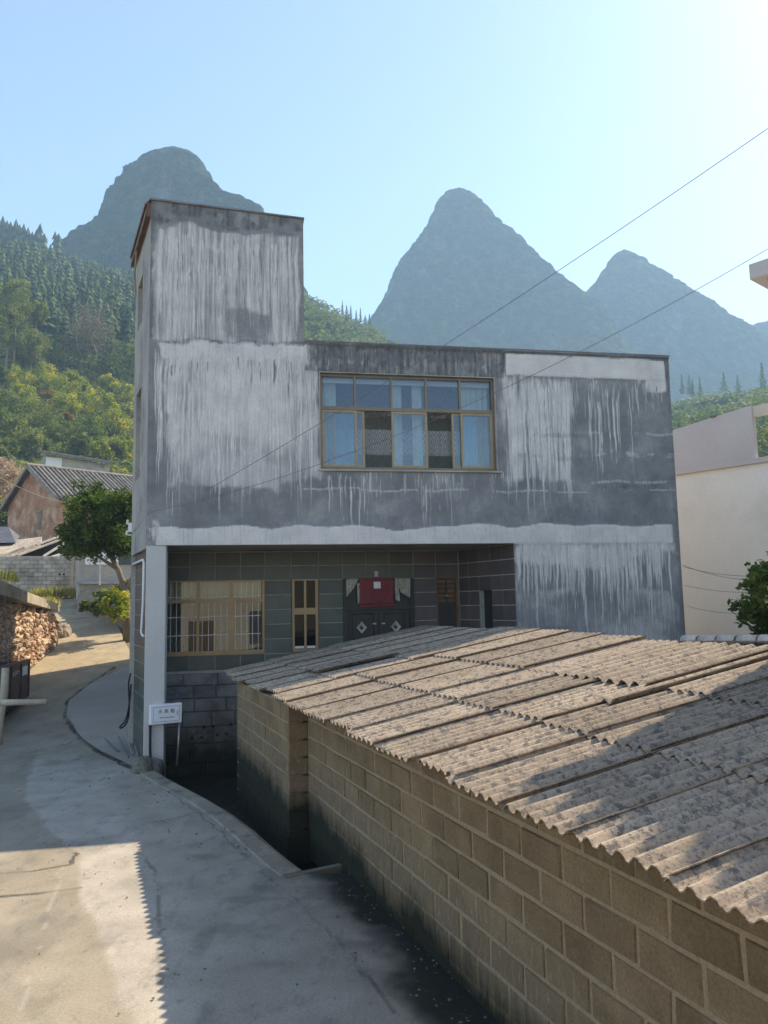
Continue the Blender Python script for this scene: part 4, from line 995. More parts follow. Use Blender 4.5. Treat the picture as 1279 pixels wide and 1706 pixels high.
# ---- panel door at the right
pd = empty('panel_door'); pd.parent = house
bars([(6.025, 6.05, 1.4, 3.425), (6.47, 6.525, 1.4, 3.425), (6.05, 6.47, 3.40, 3.425)], RN - .02, RN + .1, 'frame', M['brownwood'], pd)
lf = MB().box(6.05, 6.47, RN + .05, RN + .09, 1.4, 3.40).build('leaf', M['darkdoor'], pd)
for x0, x1 in ((6.055, 6.235), (6.275, 6.465)):
    for k in range(5):
        mb = MB(); mb.cbox(x0, x1, RN + .015, RN + .05, 2.86 + k * .106, 2.86 + k * .106 + .092, .012); mb.build('panel', M['brownwood'], lf)
MB().tube([(6.255, RN + .05, 3.02), (6.255, RN - .0, 3.02)], .016, 8).build('knob', M['steel'], lf)
mb = MB(); mb.tube([(4.66, RN - .03, 3.52), (4.66, RN + .01, 3.52)], .02, 6); mb.box(4.62, 4.70, RN - .035, RN - .005, 3.46, 3.58); mb.build('door_lamp', M['steel'], house)

def hw(name, u, n, z=0): return empty(name, H2W(u, n, z), A0)
def cloth(pts, y, parent, name, mt, amp=.012, wl=.07, nx=24, nz=8):
    """hanging cloth: quad given by corner (u,z): top-left, top-right, bottom-right, bottom-left"""
    s, t = np.meshgrid(np.linspace(0, 1, nx), np.linspace(0, 1, nz), indexing='ij')
    a, b, c, d = [np.array(p) for p in pts]
    P = (a[None, None] * ((1 - s) * (1 - t))[..., None] + b * (s * (1 - t))[..., None] + c * (s * t)[..., None] + d * ((1 - s) * t)[..., None])
    yy = y - amp * (1 + np.sin(2 * math.pi * P[..., 0] / wl + t * .8)) * (.3 + .7 * t)
    me = npmesh(name, np.stack([P[..., 0], yy, P[..., 1]], -1).reshape(-1, 3), grid_faces(nx, nz), mt, True)
    o = link(name, me, parent); md = o.modifiers.new('thickness', 'SOLIDIFY'); md.thickness = .004; return o
def worldcloth(pts, y, name, mt, label, cat, **k):
    o = cloth(pts, y, None, name, mt, **k); o.location = F0; o.rotation_euler = (0, 0, A0); return tag(o, label, cat)
worldcloth([(4.28, 3.425), (5.05, 3.425), (5.05, 2.85), (4.28, 2.85)], RN - .05, 'red_banner', M['redcloth'], 'faded red cloth banner hung over the double door', 'banner', amp=.006, wl=.16)
fr = worldcloth([(4.28, 2.855), (5.06, 2.855), (5.07, 2.80), (4.25, 2.80)], RN - .045, 'red_fringe', M['redcloth'], 'dark pleated red fringe along the foot of the red banner', 'fringe', amp=.012, wl=.025, nx=90)
worldcloth([(3.99, 3.42), (4.27, 3.42), (4.16, 3.22), (3.99, 3.02)], RN - .04, 'white_drape', M['whitecloth'], 'pale drape gathered to a point left of the red banner', 'drape', wl=.06)
worldcloth([(4.22, 3.30), (4.28, 3.34), (4.28, 2.90), (4.24, 2.86)], RN - .05, 'white_drape', M['whitecloth'], 'narrow pale tail of cloth along the left side of the red banner', 'drape', wl=.05, nx=10)
worldcloth([(5.06, 3.42), (5.42, 3.42), (5.40, 2.98), (5.20, 3.10)], RN - .04, 'white_drape', M['whitecloth'], 'pale drape bunched at the right end of the red banner', 'drape', wl=.06)
worldcloth([(5.06, 3.36), (5.13, 3.38), (5.18, 2.90), (5.07, 2.94)], RN - .055, 'white_drape', M['whitecloth'], 'narrow pale tail of cloth along the right side of the red banner', 'drape', wl=.05, nx=10)
o = MB().box(4.59, 4.745, RN - .075, RN - .070, 3.20, 3.345).build('paper_sheet', M['paper']); o.location = F0; o.rotation_euler = (0, 0, A0)
tag(o, 'square white paper sheet pinned on the red banner', 'paper')

# ------------------------------------------------------------------ small things on the house corner
wb = tag(empty('water_meter_box', H2W(.10, -.06, 0), A0 + math.radians(17)), 'white water meter box fixed to the foot of the pale column', 'meter box')
MB().cbox(0, .565, -.10, .03, .80, 1.145, .008).build('body', M['boxwhite'], wb)
mb = MB()
for a0, a1, c0, c1 in ((.05, .525, 1.10, 1.105), (.05, .525, .84, .845), (.05, .055, .845, 1.10), (.52, .525, .845, 1.10)): mb.box(a0, a1, -.1035, -.1, c0, c1)
mb.build('door_outline', M['wire'], wb)
MB().box(.475, .487, -.112, -.10, .94, 1.02).build('lock', M['steel'], wb)
def text(body, size, name, parent, loc, mt):
    cu = bpy.data.curves.new(name, 'FONT'); cu.body = body; cu.size = size; cu.align_x = 'CENTER'; cu.extrude = .001
    ob = bpy.data.objects.new(name + '_tmp', cu); COL.objects.link(ob)
    bpy.context.view_layer.update()
    me = bpy.data.meshes.new_from_object(ob.evaluated_get(bpy.context.evaluated_depsgraph_get())); bpy.data.objects.remove(ob)
    me.materials.clear(); me.materials.append(mt)
    o = link(name, me, parent); o.location = loc; o.rotation_euler = (math.pi / 2, 0, 0); return o
text('水 表 箱', .085, 'lettering', wb, (.285, -.1022, .99), M['ink'])
mb = MB(); x = .17
while x < .42: w = rnd.uniform(.008, .016); mb.box(x, x + w, -.103, -.1, .905, .905 + rnd.uniform(.008, .016)); x += w + .005
mb.build('small_print', M['ink'], wb)
mb = MB(); mb.tube([(.02, -.02, .80), (.02, -.03, .4), (.03, -.05, .12), (.12, -.12, .09)], .024, 8); mb.build('pipe', M['black'], wb, True)
mb = MB(); mb.tube([(.55, .02, .80), (.545, .06, .4), (.53, .1, .0)], .02, 8); mb.build('pipe', M['steel'], wb, True)
lump = MB(); 
def rock(name, c, r, seed, mt, parent=None, sub=3, amp=.35):
    rng = np.random.default_rng(seed)
    nu, nv = (14, 9) if name == 'stone_tmp' else (36, 24); V = []; F = []
    for i in range(nv + 1):
        for j in range(nu):
            a = math.pi * i / nv; b = 2 * math.pi * j / nu
            V.append((math.sin(a) * math.cos(b), math.sin(a) * math.sin(b), math.cos(a)))
    V = np.array(V); k = 1 + amp * (vnoise(V[:, 0] * 1.7 + 9 + seed, V[:, 1] * 1.7 + V[:, 2] * 1.3 + 9, seed, 5) - .5) * 2
    k[:nu] = k[0]; k[-nu:] = k[-1]
    V = V * k[:, None] * np.array(r); V = np.sign(V) * np.abs(V) ** .92 * 1.0
    for i in range(nv):
        for j in range(nu): F.append((i * nu + j, (i + 1) * nu + j, (i + 1) * nu + (j + 1) % nu, i * nu + (j + 1) % nu))
    me = npmesh(name, V, np.array(F), mt, False); o = link(name, me, parent); o.location = c; return o
M['mossrock'] = varied('mossy_rubble', (.07, .08, .055), (.2, .19, .16), 5, 30, per=.2, bump=.8, dist=.02)
tag(rock('mossy_rubble', H2W(.02, -.16, .04), (.15, .14, .20), 3, M['mossrock']), 'dark mossy lump of rubble at the foot of the pale column', 'rubble')
tag(rock('mossy_rubble', H2W(.22, -.10, -.05), (.13, .12, .22), 8, M['plinth']), 'paler broken lump beside the mossy rubble at the column foot', 'rubble')
# hose, bars
hp = [at(*q) for q in ((217.5, 1122, 16.45), (214, 1140, 16.35), (215, 1170, 16.3), (213.5, 1195, 16.25), (208, 1208, 16.2), (201, 1213, 16.1), (200, 1210, 16.1), (207, 1203, 16.2), (212, 1190, 16.25), (216, 1165, 16.3), (218, 1140, 16.4))]
hp = [Vector(p) for p in hp]
def smooth(pts, k=5):
    out = []; n = len(pts)
    for i in range(n - 1):
        p0, p1, p2, p3 = pts[max(i - 1, 0)], pts[i], pts[i + 1], pts[min(i + 2, n - 1)]
        for j in range(k):
            t = j / k; out.append(.5 * ((2 * p1) + (p2 - p0) * t + (2 * p0 - 5 * p1 + 4 * p2 - p3) * t * t + (3 * p1 - p0 - 3 * p2 + p3) * t ** 3))
    return out + [pts[-1]]
tag(MB().tube(smooth(hp), .017, 7).build('hose', M['black'], None, True), 'black hose hanging in a loop beside the tiled side wall', 'hose')
for (p, q), lb in zip((((175, 1235), (197, 1256)), ((197, 1231), (214, 1266)), ((209, 1230), (221, 1262)), ((219, 1227), (230, 1266))),
                      ('leftmost of the four thin bars lying on the forecourt', 'second bar from the left lying on the forecourt', 'third bar from the left lying on the forecourt', 'rightmost of the four bars, nearest the tiled corner')):
    a, b = gndhit(*p), gndhit(*q)
    tag(MB().tube([a + np.array([0, 0, .055]), b + np.array([0, 0, .055])], .016, 6).build('iron_bar', M['wire'] if p[0] < 205 else M['steel']), lb, 'bar', 'bars lying on the forecourt')
ins = tag(empty('insulator_bracket', at(215, 880, 16.62)), 'white porcelain insulators on a bracket at the house corner', 'insulator')
for dz, dx in ((.16, -.02), (-.13, -.03)):
    mb = MB(); pr = [(.02, -.06), (.055, -.05), (.03, -.02), (.055, 0), (.03, .03), (.045, .05), (.02, .07)]
    for i in range(len(pr)):
        for j in range(10): mb.v.append((dx + pr[i][0] * math.cos(j * .628) - .03, pr[i][0] * math.sin(j * .628), dz + pr[i][1]))
    for i in range(len(pr) - 1):
        for j in range(10): mb.f.append((i * 10 + j, i * 10 + (j + 1) % 10, (i + 1) * 10 + (j + 1) % 10, (i + 1) * 10 + j))
    mb.f += [tuple(range(10))[::-1], tuple(range(60, 70))]
    mb.build('insulator', M['boxwhite'], ins, True)
MB().box(-.02, .10, -.04, .04, -.10, .14).build('junction_box', M['boxwhite'], ins)
MB().box(-.05, .12, -.015, .015, -.2, -.16).build('bracket', M['steel'], ins); ins.scale = (.7, .7, .8)

# ------------------------------------------------------------------ block shed with corrugated roof
shed = tag(empty('block_shed', (E0[0], E0[1], 0), TH), 'low shed of sand coloured blocks under a lichen spotted corrugated roof', 'shed')
def mort(x0, x1, y0, y1, z0, z1): return MB().box(x0, x1, y0, y1, z0, z1).build('mortar_wall', M['mortar'], shed)
FARX = .03
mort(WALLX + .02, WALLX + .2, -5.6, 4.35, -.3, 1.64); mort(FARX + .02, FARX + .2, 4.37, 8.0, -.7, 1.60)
def blockrow(F, y0, y1, z0, z1, off, mt):
    y = y0 - off
    while y < y1 - .05:
        a, b = max(y, y0), min(y + .47, y1)
        if b - a > .08:
            mb = MB(); d = rnd.uniform(-.006, .008); c = .010; g0, g1 = rnd.uniform(.008, .016), rnd.uniform(.008, .016)
            zz0, zz1 = z0 + rnd.uniform(.008, .014), z1 - rnd.uniform(.008, .014)
            fr = [(a + g0 + c, -.006 - d, zz0 + c), (b - g1 - c, -.006 - d, zz0 + c), (b - g1 - c, -.006 - d, zz1 - c), (a + g0 + c, -.006 - d, zz1 - c)]
            md = [(a + g0, c - .004, zz0), (b - g1, c - .004, zz0), (b - g1, c - .004, zz1), (a + g0, c - .004, zz1)]
            bk = [(p[0], .05, p[2]) for p in md]
            jj = lambda p: (p[0] + rnd.uniform(-.007, .007), p[1] + rnd.uniform(-.003, .003), p[2] + rnd.uniform(-.005, .005)); fr = [jj(p) for p in fr]; md = [jj(p) for p in md]
            mb.add([F(*p) for p in fr + md + bk], [(0, 1, 2, 3)] + [(i, 4 + i, 4 + (i + 1) % 4, (i + 1) % 4) for i in range(4)] + [(4 + i, 8 + i, 8 + (i + 1) % 4, 4 + (i + 1) % 4) for i in range(4)])
            mb.build('block', mt, shed)
        y += .47
ZC = [1.64, 1.417, 1.195, .973, .751, .529, .307, .085, -.137, -.36]
for k in range(8):
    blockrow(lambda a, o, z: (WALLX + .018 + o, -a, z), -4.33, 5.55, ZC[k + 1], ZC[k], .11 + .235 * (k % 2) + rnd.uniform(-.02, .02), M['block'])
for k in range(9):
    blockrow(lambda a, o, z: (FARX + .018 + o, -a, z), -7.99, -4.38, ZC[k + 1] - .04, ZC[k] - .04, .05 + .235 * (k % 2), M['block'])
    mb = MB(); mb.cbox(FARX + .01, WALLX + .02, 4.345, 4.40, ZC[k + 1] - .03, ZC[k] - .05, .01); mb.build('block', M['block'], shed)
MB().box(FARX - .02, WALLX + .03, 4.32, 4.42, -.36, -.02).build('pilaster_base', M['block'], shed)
MB().box(FARX + .02, 4.2, 7.82, 8.0, -.4, 1.6).build('end_wall', M['greyblock'], shed)
MB().prism([(4.0, -5.6), (4.18, -5.6), (4.18, 8.0), (4.0, 8.0)], -.3, 2.26).build('rear_wall', M['greyblock'], shed)
MB().box(WALLX + .2, 4.0, -5.6, -5.42, -.3, 1.6).build('end_wall', M['greyblock'], shed)
TN = math.atan(.167); PITCH = .1292
def sheet_mesh(L, w, amp, p, seed, nl=7):
    rng = np.random.default_rng(seed)
    ny = int(round(w / p * 10)) + 1; ys = np.linspace(0, w, ny); xs = np.linspace(0, L, nl)
    X, Y = np.meshgrid(xs, ys, indexing='ij')
    Z = amp * np.cos(2 * math.pi * Y / p) + .010 * (vnoise(X * 1.2 + seed, Y * 1.2, seed) - .5)
    jag = .012 * (rng.random(ny) - .5); X = X + np.where(X < .01, jag[None], 0)
    top = np.stack([X, Y, Z + .004], -1).reshape(-1, 3); bot = np.stack([X, Y, Z - .004], -1).reshape(-1, 3); n = len(top)
    f = grid_faces(nl, ny); F = [f, f[:, ::-1] + n]
    idx = np.arange(nl * ny).reshape(nl, ny)
    for ring in (idx[0], idx[-1][::-1], idx[:, -1], idx[:, 0][::-1]):
        F.append(np.stack([ring[:-1], ring[1:], ring[1:] + n, ring[:-1] + n], 1)[:, ::-1])
    return npmesh('roof_sheet', np.vstack([top, bot]), np.vstack(F), M['sheet'], False)
# edges measured along the eave
EE = [-5.1, -4.32, -3.56, -2.80, -2.04, -1.33, -.58, .13, .90, 1.66, 2.42, 3.34, 4.18, 5.0, 5.8, 6.5, 7.2, 7.9, 8.6, 9.35]
SHM = {}
def sheet(s0, e0, L, w, z_off, roll=.018, tilt=0.0, amp=.020, p=PITCH, yaw=0.0):
    key = (round(L, 2), round(w, 2), amp, p, rnd.randrange(2))
    if key not in SHM: SHM[key] = sheet_mesh(L, w, amp, p, len(SHM) + 3)
    o = link('roof_sheet', SHM[key], shed)
    o.location = (s0, e0, 1.655 + .167 * s0 + z_off)
    # local axes: x up the slope, y along the eave, raised at its near edge
    Rm = Matrix.Rotation(yaw, 3, 'Z') @ Matrix.Rotation(-(TN + tilt), 3, 'Y') @ Matrix.Rotation(-math.atan(roll / w), 3, 'X')
    o.rotation_euler = Rm.to_euler(); return o
for i in range(len(EE) - 1):
    e0, w = EE[i], EE[i + 1] - EE[i] + .06
    w = round(w / .02) * .02
    base = .012 + rnd.uniform(-.006, .006)
    s_lo = -.02 + (i % 3 == 0) * .05 - rnd.uniform(0, .05)
    if e0 > 4.9 and e0 < 5.5: s_lo = .07
    L1 = 1.42
    sheet(s_lo, e0, L1, w, base, .016, yaw=rnd.uniform(-.006, .006))
    s1 = 1.18 + rnd.uniform(-.03, .03) - (0 if e0 < 5 else .30)
    lift = .021
    if 5.5 < e0 < 6.3: lift = .075; s1 = .86
    if e0 < -.6: s1 = 1.12
    sheet(s1, e0, 1.42 if e0 < 5 else 1.35, w, base + lift, .016, -.008, yaw=rnd.uniform(-.006, .006))
    s2 = s1 + 1.22 + rnd.uniform(-.03, .02)
    if 0 < e0 < 1.7:
        sheet(s2, e0, 4.12 - s2, w, base + .02, .018, -.004); continue
    sheet(s2, e0, 4.12 + .055 * max(0, e0 - .5) - s2 if e0 < 6 else 4.2 - s2, w, base + .034, .016, -.002, yaw=rnd.uniform(-.005, .005))
# the large newer sheet that lies over its neighbours and the narrow strip beside it
sheet(2.33, .16, 1.66, 1.68, .055, .02, .0, .028, .186)
sheet(1.80, -.03, 2.05, .26, .055, .02, .0, .022, .13)

# ------------------------------------------------------------------ pale tiled shed behind the ridge
ts = tag(empty('tiled_shed', (4.9, 10.2, 0)), 'shed edge with pale half round tiles behind the corrugated roof', 'shed')
MB().prism([(-.3, 1.9), (.6, -1.6), (3.0, -1.2), (2.6, 2.2)], -.2, [2.17, 2.31, 2.31, 2.17]).build('wall', M['tarp'], ts)
def halftile(L, r0, r1, n=7, th=.014):
    V = []; F = []
    for k, (x, r) in enumerate(((0, r0), (L, r1))):
        for rr in (r, r - th):
            for j in range(n + 1): a = math.pi * j / n; V.append((x, rr * math.cos(a), rr * math.sin(a)))
    m = n + 1
    for j in range(n):
        F += [(j, j + 1, 2 * m + j + 1, 2 * m + j), (m + j + 1, m + j, 3 * m + j, 3 * m + j + 1), (j + 1, j, m + j, m + j + 1), (2 * m + j, 2 * m + j + 1, 3 * m + j + 1, 3 * m + j)]
    return npmesh('ridge_tile', np.array(V), np.array(F), M['paletile'], True)
ht = halftile(.36, .085, .075)
for r in range(3):
    for k in range(10):
        t = k / 9.0; o = link('ridge_tile', ht, ts)
        o.location = (-.32 + .98 * t + r * .17, 1.95 - 3.6 * t + r * .06, 2.22 + .15 * t + .015 * (r > 0) - r * .03)
        o.rotation_euler = (0, -.05, math.atan2(-3.6, .98) + rnd.uniform(-.04, .04))

# ------------------------------------------------------------------ white building on the right
wbg = tag(empty('white_building', (8.42, 22.0, 0), math.atan2(-.763, .646)), 'large cream white building with grey parapet right of the concrete house', 'building')
MB().box(-2.0, 7, 0, 6, -.5, 6.33).build('wall', M['cream'], wbg)
MB().box(-2.0, 7, -.10, 6, 6.33, 6.47).build('ledge', M['mauve'], wbg)
MB().prism([(-2.0, .05), (2.16, .05), (2.16, .25), (-2.0, .25)], 6.47, [7.45, 7.92, 7.92, 7.45]).build('parapet', M['mauve'], wbg)
MB().box(2.16, 5.5, .10, .25, 7.62, 7.90).build('parapet_beam', M['beige'], wbg)
MB().box(3.6, 5.5, .05, .25, 6.47, 7.62).build('parapet', M['mauve'], wbg)
MB().box(1.05, 1.19, -.03, .09, 7.80, 7.84).build('loose_wire_stub', M['wire'], wbg)

# ------------------------------------------------------------------ taller part of the white building: only its cornice shows; and the house behind the shed
cr = at(1248, 452, 20.0); lx = (cr[0] - 8.42) * .646 + (cr[1] - 22.0) * -.763; ly = (cr[0] - 8.42) * .763 + (cr[1] - 22.0) * .646
MB().box(lx + .75, lx + 6, ly + .75, ly + 6, 6.4, at(1250, 495, 20.0)[2]).build('tower_wall', M['cream'], wbg)
zc_ = [at(1250, y_, 20.0)[2] for y_ in (492, 484, 474, 466, 441)]
for k_, (o_, a_, b_) in enumerate(((.52, 0, 1), (.42, 1, 2), (.30, 2, 3), (0.0, 3, 4))):
    MB().box(lx + o_, lx + 6.2, ly + o_, ly + 6.2, zc_[a_] + .003 * (k_ > 0), zc_[b_]).build('cornice', M['mauve'], wbg)
nb = tag(empty('tile_roofed_house', (E0[0], E0[1], 0), TH), 'dark walled house with tiled eaves standing behind the shed at the right', 'house')
MB().box(4.78, 10, -7, .30, -.3, 5.50).build('wall', M['claydark'], nb)
MB().prism([(4.52, -7.2), (10.2, -7.2), (10.2, .36), (4.52, .36)], [5.51, 6.45, 6.45, 5.51], [5.60, 6.55, 6.55, 5.60]).build('roof', M['claytile'], nb)
for k in range(30): MB().tube([(4.44 + rnd.uniform(-.04, .04), .25 - k * .25, 5.62), (10.2, .25 - k * .25, 6.58)], .07, 6).build('tile_row', M['claytile'], nb)

# ------------------------------------------------------------------ wires
def cable(name, a, b, sag, r, label, n=28, mt='wire'):
    a = np.array(a); b = np.array(b); t = np.linspace(0, 1, n)
    p = a[None] * (1 - t)[:, None] + b[None] * t[:, None]; p[:, 2] -= 4 * sag * t * (1 - t)
    return tag(MB().tube([tuple(x) for x in p], r, 5).build(name, M[mt], None, True), label, 'cable')
cable('power_cable', at(222, 884, 15.9), at(1420, 116, 8.2), .22, .005, 'upper cable crossing from the house corner up to the right edge')
cable('power_cable', at(246, 854, 14.2), at(1420, 330, 9.5), .55, .0045, 'lower cable crossing in front of the window up to the right')
cable('thin_cable', at(1136, 941, 19.0), at(1290, 967, 17.0), .12, .006, 'highest thin cable in front of the cream building')
cable('thin_cable', at(1138, 944, 18.9), at(1290, 958, 17.0), .10, .006, 'second thin cable crossing just below the highest in front of the cream building')
cable('thin_cable', at(1140, 975, 18.5), at(1290, 985, 16.0), .08, .005, 'third thin cable in front of the cream building')
cable('thin_cable', at(1145, 1010, 18.5), at(1290, 1018, 16.0), .10, .005, 'lowest thin cable in front of the cream building')
cable('house_wire', at(-5, 792, 52), at(112, 838, 50), .25, .02, 'pale wire strung across the gable of the mud brick house', mt='timber')
cable('corner_cable', H2W(.02, -.05, 4.6), at(219, 890, 16.6), .02, .008, 'short cable looped round the corner of the concrete house')

# ------------------------------------------------------------------ left side: retaining wall, cart, yards, old houses
W0 = np.array([-10.42, 19.6]); W1 = np.array([-11.42, 27.5]); wdv = (W1 - W0); wl_ = np.linalg.norm(wdv); wdv /= wl_; wnv = np.array([wdv[1], -wdv[0]])
sw = tag(empty('stone_wall', (W0[0], W0[1], 0), math.atan2(wdv[1], wdv[0])), 'reddish rubble retaining wall along the left side of the road', 'wall')
# local: x along wall, -y faces the road
zb = lambda x: float(gz(*(W0 + wdv * x))) - .1
def ztop(x): return 3.33 - .078 * max(0, x) - .2 * sm(6.4, 7.3, x)
mb = MB()
for a in np.arange(-3, 7.3, .5): 
    mb.hexa([(a, .10, zb(a) - .3), (a + .5, .10, zb(a + .5) - .3), (a + .5, .8, zb(a + .5) - .3), (a, .8, zb(a) - .3), (a, .10, ztop(a)), (a + .5, .10, ztop(a + .5)), (a + .5, .8, ztop(a + .5)), (a, .8, ztop(a))])
mb.build('core', M['dirt'], sw)
stm = []
for s in range(7):
    rk = rock('stone_tmp', (0, 0, 0), (.5, .5, .5), 40 + s, M['stone'], None, amp=.55); stm.append(rk.data); bpy.data.objects.remove(rk)
x = -.4; cnt = 0
for r in range(18):
    x = -.3 - rnd.random() * .2
    while x < 7.2:
        w = rnd.uniform(.22, .44); z = zb(max(x, 0)) + .1 + r * .17 + rnd.uniform(-.04, .04)
        if z < ztop(x) + .0 and cnt < 298:
            o = link('stone', rnd.choice(stm), sw); o.location = (x + w / 2, .07 + rnd.uniform(-.03, .03), z)
            o.scale = (w * 1.08, .34, rnd.uniform(.17, .24)); o.rotation_euler = (rnd.uniform(-.3, .3), rnd.uniform(-.35, .35), rnd.uniform(-.3, .3)); cnt += 1
        x += w
# sloping concrete parapet on the wall
pp = [at(-60, 950, 18.6), at(0, 966, 19.8), at(48, 987, 23.2), at(98, 1006, 27.2)]; pb = [at(-60, 978, 18.6), at(0, 990, 19.8), at(48, 1004, 23.2), at(99, 1019, 27.2)]
mb = MB()
for i in range(3):
    a, b, c, d = pb[i], pb[i + 1], pp[i + 1], pp[i]; off = np.array([-.5, -.08, 0])
    mb.hexa([a, b, b + off, a + off, d, c, c + off, d + off])
tag(mb.build('parapet', varied('stained_parapet', (.17, .155, .125), (.29, .26, .21), 1.6, 18, per=0, stain=(.10, .10, .08), stain_scale=1.1)), 'sloping stained concrete parapet on top of the rubble wall', 'parapet')
# terrace behind it
tp = [(-10.9, 18.0), (-11.9, 27.0), (-14.4, 32.0), (-19.0, 39.5), (-30, 41), (-34, 18)]
mb = MB(); mb.prism(tp, -.2, [2.75, 2.7, 3.0, 3.75, 3.8, 2.9]); tag(mb.build('terrace', M['dirt']), kind='structure')
for i, (px, py, r) in enumerate(((79, 1068, (.30, .26, .42)), (63, 1073, (.34, .3, .2)))):
    c = gndhit(px, py + 12); tag(rock('boulder', (c[0], c[1], c[2] + r[2] * .6), r, 60 + i, M['rock']), ('pale upright boulder at the end of the rubble wall', 'low dark boulder lying beside the upright one')[i], 'boulder')
c = gndhit(108, 1062); tag(rock('boulder', (c[0] - .25, c[1] + .2, c[2] + .15), (.3, .36, .3), 66, M['rock']), 'rough brown boulder at the foot of the wall end by the road', 'boulder')
mb = MB(); mb.tube([at(8, 992, 19.6), at(9, 1040, 19.5), at(10, 1080, 19.3), at(14, 1106, 19.0)], .012, 5); tag(mb.build('thin_cable', M['wire']), 'thin black cable hanging down the rubble wall', 'cable')

# cargo cart
P0 = at(-2, 1113, 17.6); P1 = at(47.5, 1096.5, 20.2); cdv = (P1 - P0)[:2]; cl = np.linalg.norm(cdv); cdv /= cl
gzc = float(gz(P0[0], P0[1] + 1))
cart = tag(empty('cargo_cart', (P0[0], P0[1], gzc), math.atan2(cdv[1], cdv[0])), 'dark brown steel cargo cart with white sticker at the left edge', 'cart')
zt = P0[2] - gzc; zl = .42
bd_ = MB(); bd_.box(0, cl, -.02, .02, zl, zt)
side = bd_.build('side_board', M['cart'], cart)
MB().box(-.02, cl + .03, -.045, .03, zt - .03, zt + .03).build('top_rail', M['cart'], cart)
for xx in (.02, cl * .36, cl * .70, cl - .03): MB().box(xx - .025, xx + .025, -.045, -.02, zl, zt - .03).build('rib', M['cart'], cart)
MB().box(cl - .02, cl + .02, .02, 1.3, zl, zt - .02).build('end_board', M['cart'], cart); MB().box(-.02, .02, .02, 1.3, zl, zt - .02).build('end_board', M['cart'], cart)
MB().box(0, cl, 1.28, 1.32, zl, zt - .02).build('side_board', M['cart'], cart); MB().box(0, cl, 0, 1.3, zl - .04, zl).build('floor', M['cart'], cart)
MB().box(.3, cl - .4, .1, 1.2, zl - .18, zl - .04).build('chassis', M['black'], cart)
MB().box(cl * .74, cl * .93, -.026, -.0205, zt - .34, zt - .12).build('sticker', M['paper'], cart)
mb = MB()
for k in range(4):
    x0 = cl * .42 + k * .155
    for _ in range(5):
        a = rnd.uniform(0, .08); b = rnd.uniform(0, .09); h = rnd.random() < .5
        mb.box(x0 + a, x0 + a + (.05 if h else .012), -.0235, -.0205, zt - .30 + b, zt - .30 + b + (.012 if h else .055))
mb.build('lettering', M['boxwhite'], cart)
def wheel(x, y):
    w = MB(); R = .30
    for k in range(20):
        a = 2 * math.pi * k / 20
        for rr, yy in ((R, -.05), (R, .05), (R * .62, .06), (R * .62, -.06)): w.v.append((x + rr * math.cos(a), y + yy, R + rr * math.sin(a)))
    for k in range(20):
        for j in range(4): w.f.append((k * 4 + j, k * 4 + (j + 1) % 4, ((k + 1) % 20) * 4 + (j + 1) % 4, ((k + 1) % 20) * 4 + j))
    wo = w.build('wheel', M['black'], cart)
    MB().tube([(x, y - .03, R), (x, y + .03, R)], R * .63, 14).build('rim', M['steel'], wo)
wheel(.55, .08); wheel(.55, 1.2); wheel(cl - .75, .3); wheel(cl - .75, 1.05)
# post and pole
a = gndhit(-1, 1240); pz = at(3, 1113, a[1])
mb = MB(); mb.tube([(a[0], a[1], a[2] - .05), (a[0] + .01, a[1], a[2] + .6), (a[0] + .06, a[1], a[2] + 1.1), (a[0] + .07, a[1], pz[2])], [.05, .075, .085, .08], 8)
tag(mb.build('timber_post', M['timber'], None, True), 'weathered timber post standing at the left edge before the cart', 'post')
mb = MB(); mb.tube([at(-60, 1171, 15.0), at(10, 1170.5, 15.1), at(77.5, 1169, 15.2)], [.062, .058, .05], 10)
tag(mb.build('timber_pole', M['timber'], None, True), 'pale horizontal timber pole reaching in from the left edge', 'pole')

# block boundary wall
b0 = at(-45, 985, 39.0); b1 = at(128, 980, 40.5); bv = (b1 - b0)[:2]; bl = np.linalg.norm(bv); bv /= bl
yw = tag(empty('block_wall', (b0[0], b0[1], 0), math.atan2(bv[1], bv[0])), 'grey concrete block yard wall with two round vent holes', 'wall')
zt_ = at(60, 926, 39.7)[2]; zl_ = 3.5
MB().box(0, bl, .03, .2, zl_ - .4, zt_ - .02).build('mortar_core', M['greyrender'], yw)
nr = 10; hh = (zt_ - zl_) / nr
for r in range(nr):
    x = -.2 * (r % 2)
    while x < bl - .05:
        xa, xb = max(x, 0), min(x + .42, bl)
        if xb - xa > .06:
            mb = MB(); d = rnd.uniform(0, .012); mb.cbox(xa + .008, xb - .008, -d, .05, zl_ + r * hh + .008, zl_ + (r + 1) * hh - .008, .012); mb.build('block', M['greyblock'], yw)
        x += .42
for px in (98.8, 105.6):
    p = at(px, 956.7, 40.1); lx = float((p[:2] - b0[:2]) @ bv); MB().tube([(lx, -.025, p[2]), (lx, .01, p[2])], .055, 10).build('vent_hole', M['black'], yw)
# posts at its right end
for px, d, lb in ((121, 40.2, 'left one of two slim timber poles at the end of the block wall'), (127, 40.3, 'right one of two slim timber poles at the end of the block wall')):
    tag(MB().tube([at(px - 1, 988, d), at(px + 1, 905, d)], .06, 6).build('slim_pole', M['greytimber']), lb, 'pole', 'poles at the end of the block wall')
